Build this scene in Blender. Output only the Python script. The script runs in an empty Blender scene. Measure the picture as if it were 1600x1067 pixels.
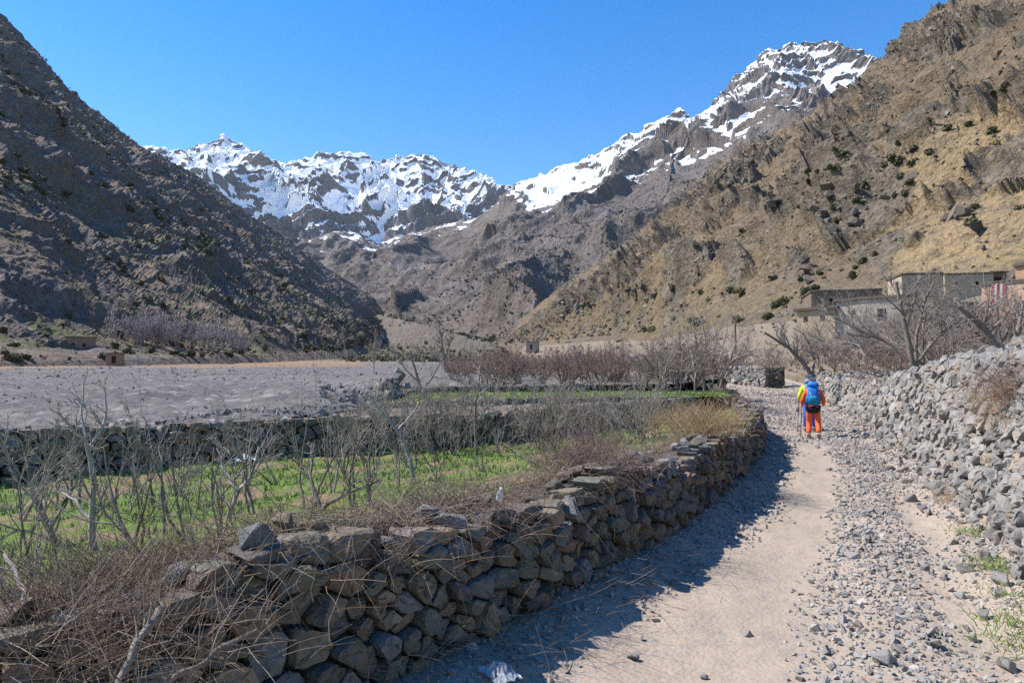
import bpy, bmesh, math, random
import numpy as np
from mathutils import Vector, Matrix

# ------------------------------------------------------------------ camera, sky, sun, exposure
SC = bpy.context.scene
COL = SC.collection
F = 1067.0                       # focal length in photograph pixels (24 mm on a 36 mm frame)
PITCH = math.radians(3.14)
EYE = 1.65
cam_d = bpy.data.cameras.new('camera')
cam_d.sensor_width = 36.0
cam_d.lens = 24.0
cam_d.clip_start = 0.05
cam_d.clip_end = 30000
cam = bpy.data.objects.new('camera', cam_d)
COL.objects.link(cam)
cam.location = (0, 0, EYE)
cam.rotation_euler = (math.pi / 2 + PITCH, 0, 0)
SC.camera = cam

SUN_EL = math.radians(50)
SUN_AZ = math.radians(-78)       # from +Y (ahead) towards +X; the sun stands to the left
sun_pos = Vector((math.sin(SUN_AZ) * math.cos(SUN_EL), math.cos(SUN_AZ) * math.cos(SUN_EL), math.sin(SUN_EL)))
world = bpy.data.worlds.new('World')
SC.world = world
world.use_nodes = True
wn = world.node_tree
sky = wn.nodes.new('ShaderNodeTexSky')
sky.sky_type = 'NISHITA'
sky.sun_disc = False
sky.sun_elevation = SUN_EL
sky.sun_rotation = SUN_AZ
sky.altitude = 300
sky.air_density = 1.35
sky.dust_density = 0.1
sky.ozone_density = 2.5
hs = wn.nodes.new('ShaderNodeHueSaturation')
hs.inputs['Saturation'].default_value = 1.46
hs.inputs['Value'].default_value = 1.0
hs.inputs['Hue'].default_value = 0.51
wn.links.new(sky.outputs[0], hs.inputs['Color'])
bg = wn.nodes['Background']
wn.links.new(hs.outputs[0], bg.inputs[0])
bg.inputs[1].default_value = 0.12
sun_l = bpy.data.lights.new('sun', 'SUN')
sun_l.energy = 5.0
sun_l.angle = math.radians(0.53)
sun_l.color = (1.0, 0.955, 0.89)
sun = bpy.data.objects.new('sun', sun_l)
COL.objects.link(sun)
sun.rotation_euler = (-sun_pos).to_track_quat('-Z', 'Y').to_euler()
SC.view_settings.view_transform = 'Standard'
SC.view_settings.look = 'None'
SC.view_settings.exposure = 0.78
SC.view_settings.gamma = 1.0
SC.view_settings.use_curve_mapping = False
SC.cycles.use_denoising = False
SC.cycles.max_bounces = 5
SC.cycles.diffuse_bounces = 2
SC.cycles.glossy_bounces = 1
SC.cycles.transparent_max_bounces = 6
SC.cycles.volume_bounces = 0

rng = np.random.RandomState(11)
random.seed(5)

# ------------------------------------------------------------------ helpers: points, noise, meshes
CP, SP = math.cos(PITCH), math.sin(PITCH)
def at(px, py, d):
    """world point at depth d (metres along +Y) on the line of sight px, py of the 1600 wide photograph"""
    cx, cy = (px - 800) / F, (533.5 - py) / F
    k = d / (CP - cy * SP)
    return np.array((cx * k, d, EYE + (cy * CP + SP) * k))
def proj(p):
    q = p - np.array((0, 0, EYE))
    fw = q[..., 1] * CP + q[..., 2] * SP
    up = -q[..., 1] * SP + q[..., 2] * CP
    fw = np.where(fw < 1e-3, 1e-3, fw)
    return 800 + F * q[..., 0] / fw, 533.5 - F * up / fw

_r = np.random.RandomState(3)
PERM = np.concatenate([_r.permutation(256)] * 3)
GRAD = _r.normal(size=(256, 3)); GRAD /= np.linalg.norm(GRAD, axis=1)[:, None]
def perlin(p):
    i = np.floor(p).astype(np.int64); f = p - i; i &= 255
    u = f * f * f * (f * (f * 6 - 15) + 10)
    out = 0
    for dx in (0, 1):
        wx = u[..., 0] if dx else 1 - u[..., 0]
        a = PERM[i[..., 0] + dx]
        for dy in (0, 1):
            wy = u[..., 1] if dy else 1 - u[..., 1]
            b = PERM[a + i[..., 1] + dy]
            for dz in (0, 1):
                wz = u[..., 2] if dz else 1 - u[..., 2]
                g = GRAD[PERM[b + i[..., 2] + dz]]
                out = out + wx * wy * wz * (g[..., 0] * (f[..., 0] - dx) + g[..., 1] * (f[..., 1] - dy) + g[..., 2] * (f[..., 2] - dz))
    return out * 1.5
def fbm(p, octaves=5, gain=0.5, lac=2.07):
    a, s, o = 1.0, 0, p.copy()
    for k in range(octaves):
        s = s + a * perlin(o + 17.3 * k); a *= gain; o = o * lac
    return s
def ridged(p, octaves=5, gain=0.5, lac=2.07):
    a, s, o, w = 1.0, 0, p.copy(), 1.0
    for k in range(octaves):
        n = 1 - np.abs(perlin(o + 9.7 * k)) * 1.6
        n = np.clip(n, 0, 1) ** 2 * w
        s = s + a * n; w = np.clip(n * 1.6, 0, 1); a *= gain; o = o * lac
    return s
def sstep(a, b, x):
    t = np.clip((x - a) / (b - a), 0, 1); return t * t * (3 - 2 * t)
def blob(px, py, cx, cy, rx, ry):
    return np.exp(-(((px - cx) / rx) ** 2 + ((py - cy) / ry) ** 2))

def tag(o, label=None, cat=None, group=None, kind=None):
    for k, v in (('label', label), ('category', cat), ('group', group), ('kind', kind)):
        if v: o[k] = v
    return o
def mesh_from(name, V, T, smooth=False, attrs=None, quads=False, mats=()):
    """numpy verts (n,3) and faces (m,3 or 4) to a mesh"""
    V = np.ascontiguousarray(V, dtype=np.float32); T = np.ascontiguousarray(T, dtype=np.int32)
    n = T.shape[1]
    me = bpy.data.meshes.new(name)
    me.vertices.add(len(V)); me.vertices.foreach_set('co', V.ravel())
    me.loops.add(T.size); me.loops.foreach_set('vertex_index', T.ravel())
    me.polygons.add(len(T))
    me.polygons.foreach_set('loop_start', np.arange(0, T.size, n, dtype=np.int32))
    me.polygons.foreach_set('loop_total', np.full(len(T), n, dtype=np.int32))
    me.polygons.foreach_set('use_smooth', np.full(len(T), smooth, dtype=bool))
    for k, a in (attrs or {}).items():
        at_ = me.attributes.new(k, 'FLOAT', 'POINT'); at_.data.foreach_set('value', np.ascontiguousarray(a, dtype=np.float32).ravel())
    for m in mats: me.materials.append(m)
    me.update()
    return me
def link(name, me, mat=None, parent=None):
    o = bpy.data.objects.new(name, me); COL.objects.link(o)
    if mat is not None and me is not None and not len(me.materials): me.materials.append(mat)
    if parent is not None: o.parent = parent
    return o
def empty(name, loc=(0, 0, 0), rz=0.0):
    o = bpy.data.objects.new(name, None); COL.objects.link(o)
    o.location = loc; o.rotation_euler = (0, 0, rz); o.empty_display_size = 0.2
    return o
def grid_obj(name, V, mat, smooth=True, attrs=None):
    n, m = V.shape[:2]
    idx = np.arange(n * m).reshape(n, m)
    T = np.stack([idx[:-1, :-1], idx[1:, :-1], idx[1:, 1:], idx[:-1, 1:]], -1).reshape(-1, 4)
    return link(name, mesh_from(name, V.reshape(-1, 3), T, smooth, attrs), mat)
def scatter(name, protos, pos, scl, rot, pick, mat, smooth=False, parent=None):
    """copies of small prototype meshes joined into one mesh (for what nobody could count)"""
    Vs, Ts, off = [], [], 0
    for k, (v, t) in enumerate(protos):
        s = np.nonzero(pick == k)[0]
        if not len(s): continue
        sc_ = scl[s][:, None, :] if scl.ndim == 2 else scl[s][:, None, None]
        w = np.einsum('nij,nkj->nki', rot[s], v[None] * sc_) + pos[s][:, None, :]
        f = t[None] + (np.arange(len(s)) * len(v))[:, None, None] + off
        Vs.append(w.reshape(-1, 3)); Ts.append(f.reshape(-1, t.shape[1])); off += len(s) * len(v)
    return link(name, mesh_from(name, np.concatenate(Vs), np.concatenate(Ts), smooth), mat, parent)
def rots(n, tilt=math.pi, r=rng):
    """random rotations: any heading, tilt up to `tilt`"""
    a = r.uniform(0, 2 * math.pi, n); b = r.uniform(-tilt, tilt, n); c = r.uniform(-tilt, tilt, n)
    ca, sa, cb, sb, cc, sc_ = np.cos(a), np.sin(a), np.cos(b), np.sin(b), np.cos(c), np.sin(c)
    z = np.zeros(n); o = np.ones(n)
    Rz = np.stack([ca, -sa, z, sa, ca, z, z, z, o], -1).reshape(n, 3, 3)
    Rx = np.stack([o, z, z, z, cb, -sb, z, sb, cb], -1).reshape(n, 3, 3)
    Ry = np.stack([cc, z, sc_, z, o, z, -sc_, z, cc], -1).reshape(n, 3, 3)
    return Rz @ Rx @ Ry
def hull(points):
    bm = bmesh.new()
    for p in points: bm.verts.new(p)
    bmesh.ops.convex_hull(bm, input=bm.verts)
    loose = [v for v in bm.verts if not v.link_faces]
    if loose: bmesh.ops.delete(bm, geom=loose, context='VERTS')
    bmesh.ops.recalc_face_normals(bm, faces=bm.faces)
    return bm
def rock_proto(seed, n=10, flat=0.7, bevel=0.0):
    r = np.random.RandomState(seed)
    p = r.normal(size=(n, 3)); p /= np.linalg.norm(p, axis=1)[:, None]
    p = np.sign(p) * np.abs(p) ** 0.75 * r.uniform(0.8, 1.1, (n, 1))
    p *= np.array((1.0, r.uniform(0.65, 0.95), flat * r.uniform(0.8, 1.2)))
    bm = hull([tuple(q * 0.5) for q in p])
    if bevel:
        bmesh.ops.bevel(bm, geom=list(bm.edges), offset=bevel, segments=1, profile=0.5, affect='EDGES')
        bmesh.ops.triangulate(bm, faces=bm.faces)
    bmesh.ops.triangulate(bm, faces=bm.faces)
    bm.verts.index_update()
    v = np.array([q.co[:] for q in bm.verts]); t = np.array([[q.index for q in f.verts] for f in bm.faces])
    bm.free(); return v, t
def line_at(keys, y, k=0):
    ys = np.array([q[1] for q in keys]); vs = np.array([q[k] for q in keys])
    return np.interp(y, ys, vs)
def resample(keys, n):
    K = np.array(keys, float)
    s = np.concatenate([[0], np.cumsum(np.linalg.norm(np.diff(K[:, :2], axis=0), axis=1))])
    t = np.linspace(0, s[-1], n)
    out = np.stack([np.interp(t, s, K[:, j]) for j in range(K.shape[1])], -1)
    return out, t
def smooth_keys(keys, n=200, it=6):
    P, _ = resample(keys, n)
    for _k in range(it): P[1:-1] = (P[:-2] + 2 * P[1:-1] + P[2:]) / 4
    return P

# ------------------------------------------------------------------ materials
class M:
    def __init__(s, name, rough=0.9, spec=0.2):
        s.m = bpy.data.materials.new(name); s.m.use_nodes = True
        s.t = s.m.node_tree; s.b = s.t.nodes['Principled BSDF']
        s.b.inputs['Roughness'].default_value = rough
        s.b.inputs['Specular IOR Level'].default_value = spec
        s.tc = s.t.nodes.new('ShaderNodeTexCoord').outputs['Object']
    def _in(s, sock, v):
        if hasattr(v, 'is_linked') or isinstance(v, bpy.types.NodeSocket): s.t.links.new(v, sock)
        else:
            if isinstance(v, (tuple, list)) and len(v) == 3 and sock.type == 'RGBA': v = (*v, 1)
            sock.default_value = v
    def noise(s, scale, detail=5, rough=0.55, vec=None, dist=0.0):
        n = s.t.nodes.new('ShaderNodeTexNoise'); s._in(n.inputs['Vector'], vec or s.tc)
        n.inputs['Scale'].default_value = scale; n.inputs['Detail'].default_value = detail
        n.inputs['Roughness'].default_value = rough; n.inputs['Distortion'].default_value = dist
        return n.outputs['Fac']
    def vor(s, scale, vec=None, feature='F1', out='Distance', rand=1.0):
        n = s.t.nodes.new('ShaderNodeTexVoronoi'); s._in(n.inputs['Vector'], vec or s.tc)
        n.feature = feature; n.inputs['Scale'].default_value = scale; n.inputs['Randomness'].default_value = rand
        return n.outputs[out]
    def map(s, v, a, b, c=0.0, d=1.0):
        n = s.t.nodes.new('ShaderNodeMapRange'); s._in(n.inputs[0], v)
        for k, x in zip((1, 2, 3, 4), (a, b, c, d)): n.inputs[k].default_value = x
        return n.outputs[0]
    def math(s, op, a, b=0.0):
        n = s.t.nodes.new('ShaderNodeMath'); n.operation = op; s._in(n.inputs[0], a); s._in(n.inputs[1], b)
        return n.outputs[0]
    def mix(s, f, a, b, mode='MIX'):
        n = s.t.nodes.new('ShaderNodeMix'); n.data_type = 'RGBA'; n.blend_type = mode
        s._in(n.inputs[0], f); s._in(n.inputs[6], a); s._in(n.inputs[7], b)
        return n.outputs[2]
    def ramp(s, f, stops):
        n = s.t.nodes.new('ShaderNodeValToRGB'); s._in(n.inputs[0], f)
        e = n.color_ramp.elements
        while len(e) < len(stops): e.new(0.5)
        for q, (p, c) in zip(e, stops): q.position = p; q.color = (*c, 1)
        return n.outputs[0]
    def attr(s, name):
        n = s.t.nodes.new('ShaderNodeAttribute'); n.attribute_name = name; return n.outputs['Fac']
    def rnd(s):
        a = s.t.nodes.new('ShaderNodeObjectInfo').outputs['Random']
        b = s.t.nodes.new('ShaderNodeNewGeometry').outputs['Random Per Island']
        return s.math('FRACT', s.math('ADD', a, b))
    def scalevec(s, v3):
        n = s.t.nodes.new('ShaderNodeMapping'); s.t.links.new(s.tc, n.inputs[0]); n.inputs['Scale'].default_value = v3
        return n.outputs[0]
    def bump(s, h, strength=0.5, dist=0.05, prev=None):
        n = s.t.nodes.new('ShaderNodeBump'); s._in(n.inputs['Height'], h)
        n.inputs['Strength'].default_value = strength; n.inputs['Distance'].default_value = dist
        if prev is not None: s.t.links.new(prev, n.inputs['Normal'])
        return n.outputs[0]
    def done(s, color, normal=None):
        s._in(s.b.inputs['Base Color'], color)
        if normal is not None: s.t.links.new(normal, s.b.inputs['Normal'])
        return s.m

def mat_hill(name, soil_a, soil_b, rock_a, rock_b, green, speck=0.5, sc=1.0, bumpd=0.6, snow=False):
    m = M(name, 0.95, 0.1)
    n1 = m.noise(0.012 / sc, 6, 0.6); n2 = m.noise(0.11 / sc, 6, 0.65); n3 = m.noise(0.9 / sc, 5, 0.7)
    soil = m.mix(m.map(n1, 0.38, 0.62), soil_a, soil_b)
    soil = m.mix(m.map(n2, 0.35, 0.7, 0.0, 0.65), soil, tuple(c * 0.62 for c in soil_a))
    soil = m.mix(m.math('MULTIPLY', m.attr('ochre'), m.map(n2, 0.3, 0.6, 0.35, 1.0)), soil, (0.37, 0.265, 0.145))
    gr = m.math('MULTIPLY', m.attr('green'), m.map(n2, 0.42, 0.6))
    soil = m.mix(gr, soil, green)
    rock = m.mix(m.map(n2, 0.35, 0.65), rock_a, rock_b)
    rk = m.map(m.math('ADD', m.attr('rock'), m.map(n3, 0.3, 0.7, -0.35, 0.35)), 0.3, 0.65)
    col = m.mix(rk, soil, rock)
    # small tufts and stones too far to pick apart
    v = m.vor(0.9 / sc); v2 = m.vor(1.3 / sc, out='Color')
    tuft = m.math('MULTIPLY', m.map(v, 0.22, 0.42, 1, 0), m.map(n1, 0.35, 0.6, 0.35, 1.0))
    col = m.mix(m.math('MULTIPLY', tuft, speck), col, (0.055, 0.055, 0.038))
    sep = m.t.nodes.new('ShaderNodeSeparateColor'); m.t.links.new(v2, sep.inputs[0])
    col = m.mix(m.map(sep.outputs[0], 0.8, 0.95, 0, 0.3), col, tuple(min(1, c * 1.5) for c in rock_b))
    sp_ = m.noise(0.55 / sc, 3, 0.8); sp2 = m.noise(0.21 / sc, 4, 0.75)
    col = m.mix(m.map(sp_, 0.50, 0.64, 0, 0.75), col, tuple(c * 0.42 for c in rock_b))
    col = m.mix(m.map(sp_, 0.42, 0.32, 0, 0.6), col, tuple(min(1, c * 1.45) for c in soil_b))
    col = m.mix(m.map(sp2, 0.54, 0.68, 0, 0.6), col, tuple(c * 0.5 for c in rock_b))
    h = m.math('ADD', m.math('MULTIPLY', n2, 3.0), m.math('ADD', m.math('MULTIPLY', n3, 1.3), m.math('MULTIPLY', sp2, 1.5)))
    sn = 0.0
    if snow:
        n4 = m.noise(0.02 / sc, 6, 0.62)
        sn = m.map(m.math('ADD', m.attr('snow'), m.map(n4, 0.3, 0.7, -0.22, 0.22)), 0.46, 0.54)
        h = m.math('MULTIPLY', h, m.map(sn, 0, 1, 1.0, 0.25))
        col = m.mix(sn, col, (0.86, 0.88, 0.92))
    return m.done(col, m.bump(h, 1.0, bumpd * sc))

# ------------------------------------------------------------------ terrain: hillsides and mountains
def keyed(keys, n):
    K = np.array([at(*k) for k in keys]); t = np.linspace(0, 1, len(K)); u = np.linspace(0, 1, n)
    P = np.stack([np.interp(u, t, K[:, j]) for j in range(3)], -1)
    return P
def hill_grid(foot, ridge, nu, nv, pw, prof, back=0.25, nb=14, skirt=0.9):
    A, B = keyed(foot, nu), keyed(ridge, nu)
    for _k in range(90): A[1:-1] = (A[:-2] + 2 * A[1:-1] + A[2:]) / 4
    for _k in range(6): B[1:-1] = (B[:-2] + 2 * B[1:-1] + B[2:]) / 4
    sk = np.linspace(-0.14, 0, 9)[:-1]
    t = np.concatenate([sk, np.linspace(0, 1, nv) ** pw])
    xy = A[:, None, :2] + (B - A)[:, None, :2] * t[None, :, None]
    z = A[:, None, 2] + (B - A)[:, None, 2] * np.where(t < 0, t * skirt, prof(np.maximum(t, 0)))[None, :]
    V = np.concatenate([xy, z[..., None]], -1)
    tb = np.linspace(0, 1, nb + 1)[1:]
    xyb = B[:, None, :2] + (B - A)[:, None, :2] * (tb * back)[None, :, None]
    zb = B[:, None, 2] - (B - A)[:, None, 2] * (tb ** 1.3 * back * 1.1)[None, :]
    V = np.concatenate([V, np.concatenate([xyb, zb[..., None]], -1)], 1)
    v = np.concatenate([t, 1 + tb * back])
    return V, np.broadcast_to(v[None, :], V.shape[:2])
def normals(V):
    du = np.gradient(V, axis=0); dv = np.gradient(V, axis=1)
    n = np.cross(du, dv); n /= np.linalg.norm(n, axis=-1)[..., None] + 1e-9
    return np.where(n[..., 2:3] < 0, -n, n)
HILLS = {}
def finish_hill(name, V, mat, rock, green, snow=None, ochre=None):
    at_ = {'rock': rock, 'green': green}
    if ochre is not None: at_['ochre'] = ochre
    if snow is not None: at_['snow'] = snow
    o = grid_obj(name, V, mat, False, at_)
    tag(o, kind='structure')
    HILLS[name] = (V, normals(V), rock)
    return o

MH_R = mat_hill('ochre_scree', (0.235, 0.170, 0.105), (0.185, 0.145, 0.105), (0.105, 0.088, 0.070), (0.225, 0.185, 0.14), (0.16, 0.15, 0.055), 0.3, 1.0, 1.0)
MH_L = mat_hill('grey_brown_scree', (0.25, 0.20, 0.16), (0.31, 0.235, 0.16), (0.17, 0.148, 0.138), (0.26, 0.225, 0.20), (0.15, 0.165, 0.06), 0.3, 1.3, 1.3)
MH_M = mat_hill('grey_mountain_rock', (0.19, 0.155, 0.13), (0.15, 0.128, 0.115), (0.15, 0.135, 0.13), (0.24, 0.21, 0.19), (0.11, 0.12, 0.06), 0.35, 3.5, 0.9, True)
MH_B = mat_hill('snowy_mountain_rock', (0.20, 0.175, 0.16), (0.15, 0.14, 0.14), (0.14, 0.13, 0.135), (0.21, 0.19, 0.185), (0.11, 0.12, 0.06), 0.2, 6.0, 0.9, True)

# --- right hillside
V, v = hill_grid(
    [(2500, 520, 40), (2000, 470, 58), (1750, 450, 70), (1640, 440, 78), (1540, 450, 84), (1480, 460, 88), (1420, 468, 92), (1360, 475, 96), (1290, 485, 104), (1220, 496, 114), (1150, 505, 128), (1100, 510, 142), (1050, 515, 162), (1000, 520, 190), (950, 524, 225), (900, 528, 275), (860, 532, 340), (820, 535, 430), (790, 537, 540), (768, 538, 640)],
    [(2300, -700, 500), (1900, -350, 560), (1700, -170, 620), (1600, -75, 660), (1500, -2, 700), (1462, 12, 720), (1420, 60, 740), (1390, 96, 760), (1340, 142, 780), (1270, 180, 800), (1200, 212, 820), (1150, 242, 840), (1100, 285, 870), (1050, 328, 900), (1000, 365, 940), (950, 400, 980), (900, 432, 1020), (850, 470, 1050), (800, 512, 1000), (775, 535, 850)],
    620, 370, 1.7, lambda t: 0.93 * t + 0.07 * t * t)
N0 = normals(V); px, py = proj(V)
edge = sstep(0, 0.06, v); top = 1 - 0.65 * sstep(0.75, 1.0, v)
q = V / np.array((95.0, 160.0, 200.0)) + 7.4
warp = np.stack([fbm(V / 60.0 + k * 31.7, 3) for k in range(3)], -1)
gul = ridged(q + warp * 0.16, 4, 0.42)
big = fbm(V / 130.0, 4)
crag_n = fbm(V / (16.0 + 22.0 * np.clip(v, 0, 1))[..., None] + warp * 0.3 + 5, 5, 0.55)
outc = 0.9 * blob(px, py, 1310, 345, 55, 60) + 0.9 * blob(px, py, 1375, 320, 40, 40) + 0.7 * blob(px, py, 1255, 432, 22, 28) + 0.45 * blob(px, py, 1440, 268, 45, 30) \
    + 0.35 * blob(px, py, 1150, 275, 60, 30) + 0.5 * blob(px, py, 1000, 455, 40, 18) + 0.4 * blob(px, py, 910, 482, 25, 14) + 0.4 * blob(px, py, 1480, 50, 90, 50) + 0.55 * blob(px, py, 1570, 230, 50, 50) + 0.4 * blob(px, py, 1130, 400, 50, 20) + 0.45 * blob(px, py, 1480, 330, 50, 22) + 0.45 * blob(px, py, 1565, 300, 45, 25) + 0.35 * blob(px, py, 1420, 395, 40, 16) + 0.4 * blob(px, py, 1550, 375, 45, 18) + 0.35 * blob(px, py, 1230, 330, 30, 25) + 0.35 * blob(px, py, 1060, 330, 30, 25)
rock = sstep(0.16, 0.45, crag_n * 1.05 + outc * 0.8 + 0.16 - 0.14 * sstep(0.5, 0.9, v))
fine = ridged(V / 9.0 + warp * 0.4, 5, 0.6)
blk = ridged(V * np.array((1, 1, 1.6)) / 27.0 + warp * 0.8, 4, 0.48)
near = np.clip(V[..., 1] / 260.0, 0.6, 1.5)
hgt = np.clip((V[:, -15, 2] - V[:, 8, 2]) / 220.0, 0.12, 1.0)[:, None] * np.ones_like(v)
top = top * hgt; near = near * (0.25 + 0.75 * hgt)
disp = (gul - 0.75) * 10 * edge * top + big * 12 * edge * top
disp = disp + rock * ((blk - 0.45) * (5.5 - 1.5 * sstep(0.45, 0.85, v)) + outc * 4.0 + np.clip(outc, 0, 1) * (ridged(V * np.array((1, 1, 1.8)) / 24.0 + warp * 0.9 + 2, 3, 0.42) - 0.55) * 6.0) * edge * near * (0.55 + 0.45 * top)
disp = disp + (fine - 0.6) * (0.9 + 0.8 * rock) * near * edge + fbm(V / 2.6, 3, 0.6) * 0.45 * near * (0.3 + 0.7 * edge)
V = V + N0 * disp[..., None]
green = 0.65 * blob(px, py, 1560, 440, 120, 30) + 0.25 * sstep(0.3, 0.0, v) * (fbm(V / 45.0 + 40, 3) > 0.05) + 0.5 * blob(px, py, 1000, 500, 200, 18)
ochre = np.clip(sstep(-40, 60, (px - 1380) * 0.62 + (py - 330)) * sstep(1330, 1450, px) + 0.5 * blob(px, py, 1050, 440, 170, 40) + 0.35 * blob(px, py, 1180, 300, 60, 50), 0, 1)
finish_hill('right_hillside', V, MH_R, rock * (1 - 0.35 * ochre), green, None, ochre)

# --- left hillside
V, v = hill_grid(
    [(-900, 640, 48), (-150, 573, 100), (-20, 568, 120), (60, 566, 132), (130, 564, 148), (200, 562, 170), (270, 560, 200), (340, 558, 240), (400, 556, 290), (450, 554, 350), (500, 550, 450), (545, 546, 600), (582, 540, 900), (608, 500, 1950)],
    [(-500, -330, 800), (-150, -90, 830), (0, 28, 860), (60, 88, 900), (130, 160, 960), (200, 215, 1030), (260, 247, 1100), (310, 275, 1200), (360, 312, 1300), (420, 357, 1450), (480, 397, 1650), (530, 430, 1850), (570, 456, 2050), (612, 482, 2300)],
    440, 290, 1.6, lambda t: 0.55 * t + 0.75 * t ** 2 - 0.30 * t ** 3)
N0 = normals(V); px, py = proj(V)
edge = sstep(0, 0.05, v); top = 1 - 0.6 * sstep(0.75, 1.0, v)
warp = np.stack([fbm(V / 90.0 + k * 31.7, 3) for k in range(3)], -1)
gul = ridged(V / np.array((170.0, 120.0, 260.0)) + warp * 0.2 + 3, 4, 0.42)
big = fbm(V / 190.0 + 8, 4)
crag_n = fbm(V / 50.0 + warp * 0.3 + 11, 5, 0.55)
upper = sstep(-20, 60, (px - 0) * 0.42 + 275 - py + 40 * big)          # above the break of slope
rock = sstep(0.1, 0.6, crag_n * 0.8 + 0.30 * upper)
fine = ridged(V / 14.0 + warp * 0.4, 5, 0.6)
near = np.clip(V[..., 1] / 300.0, 0.3, 2.0)
nr_ = np.clip(V[..., 1] / 520.0, 0.3, 1.0)
disp = ((gul - 0.75) * 13 + big * 14) * edge * top * nr_ + rock * (ridged(V * np.array((1, 1, 1.6)) / 30.0 + warp, 4, 0.42) - 0.5) * 4 * edge * (0.5 + 0.5 * top)
disp = disp + (fine - 0.6) * 0.9 * near * edge + fbm(V / 5.0, 3, 0.6) * 0.5 * near * (0.3 + 0.7 * edge)
V = V + N0 * disp[..., None]
green = (1 - upper) * sstep(-0.15, 0.25, fbm(V / np.array((40.0, 90.0, 16.0)) + 70, 4)) * 0.9
finish_hill('left_hillside', V, MH_L, rock, green)

# --- dotted mountain with the snowy summit, behind the right hillside
RIDGE_M = [(440, 380, 3600), (480, 374, 3500), (520, 362, 3450), (560, 368, 3400), (588, 390, 3300), (615, 376, 3250), (640, 362, 3200), (700, 352, 3100), (740, 344, 3050), (775, 318, 3000), (800, 292, 3000), (815, 282, 3000), (870, 262, 2980), (905, 252, 2960), (940, 238, 2950), (1000, 201, 2930), (1040, 184, 2900), (1060, 174, 2900), (1085, 182, 2880), (1120, 150, 2860), (1150, 122, 2850), (1180, 97, 2840), (1205, 76, 2830), (1245, 66, 2820), (1282, 63, 2810), (1330, 76, 2800), (1385, 96, 2800), (1460, 140, 2800), (1600, 170, 2800)]
FOOT_M = [(430, 500, 2300), (470, 495, 2200), (500, 492, 2100), (540, 490, 1900), (575, 490, 1700), (605, 495, 1500), (640, 503, 1300), (680, 513, 1150), (720, 525, 1000), (745, 532, 900), (765, 536, 850), (785, 536, 850), (805, 530, 900), (830, 515, 950), (860, 495, 1050), (900, 470, 1150), (940, 440, 1200), (980, 415, 1230), (1020, 390, 1250), (1060, 365, 1270), (1100, 340, 1300), (1140, 315, 1320), (1180, 290, 1340), (1220, 265, 1360), (1260, 245, 1380), (1310, 225, 1400), (1370, 205, 1420), (1450, 190, 1450), (1600, 180, 1500)]
V, v = hill_grid(FOOT_M, RIDGE_M, 450, 290, 1.5, lambda t: 0.72 * t + 0.28 * t ** 2)
N0 = normals(V); px, py = proj(V)
edge = sstep(0, 0.08, v); top = 1 - 0.72 * sstep(0.8, 1.0, v)
warp = np.stack([fbm(V / 220.0 + k * 31.7, 3) for k in range(3)], -1)
gul = ridged(V / np.array((420.0, 620.0, 900.0)) + warp * 0.22 + 1.5, 4, 0.42)
big = fbm(V / 600.0 + 2, 4)
crag_n = fbm(V / 160.0 + warp * 0.3 + 21, 5, 0.6)
high = sstep(600, 1050, V[..., 2])
rock = sstep(0.1, 0.6, crag_n * 0.8 + 0.40 * high)
blk = ridged(V * np.array((1, 1, 1.6)) / 120.0 + warp, 4, 0.45)
fine = ridged(V / 45.0 + warp, 3, 0.5)
disp = (gul - 0.75) * 60 * edge * top + big * 40 * edge * top + (0.25 + 0.75 * rock) * (blk - 0.5) * (8 + 22 * high) * edge * (0.45 + 0.55 * top)
disp = disp + (fine - 0.6) * (3 + 5 * high) * edge + fbm(V / 16.0, 3, 0.6) * 2.0
V = V + N0 * disp[..., None]
N1 = normals(V)
def snow_mask(V, N1, base, s0):
    conc = -(V[..., 2] - sum(np.roll(np.roll(V[..., 2], a, 0), b, 1) for a, b in ((6, 0), (-6, 0), (0, 6), (0, -6), (4, 4), (-4, -4), (4, -4), (-4, 4))) / 8)
    sl = N1[..., 2]
    return base + (sl - s0) * 1.3 + np.clip(conc / 30.0, -0.22, 0.3) + 0.26 * fbm(V / 260.0 + 14, 5, 0.6) + 0.16 * fbm(V / 60.0 + 4, 3, 0.6)
sn_line = 760 + 190 * sstep(850, 1150, px) - 150 * blob(px, py, 870, 285, 50, 40) + 170 * blob(px, py, 780, 330, 60, 40)
snow = snow_mask(V, N1, 0.55 * sstep(-120, 220, V[..., 2] - sn_line + 120 * fbm(V / 300.0 + 50, 3)) + 0.35 * blob(px, py, 885, 285, 45, 22) + 0.3 * blob(px, py, 1310, 130, 60, 20) + 0.25 * blob(px, py, 1130, 195, 60, 25) + 0.24, 0.62)
snow = np.where(V[..., 2] < sn_line - 160, 0, snow)
finish_hill('dotted_mountain', V, MH_M, rock, 0.3 * (1 - sstep(0, 0.3, v)), snow)

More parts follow.
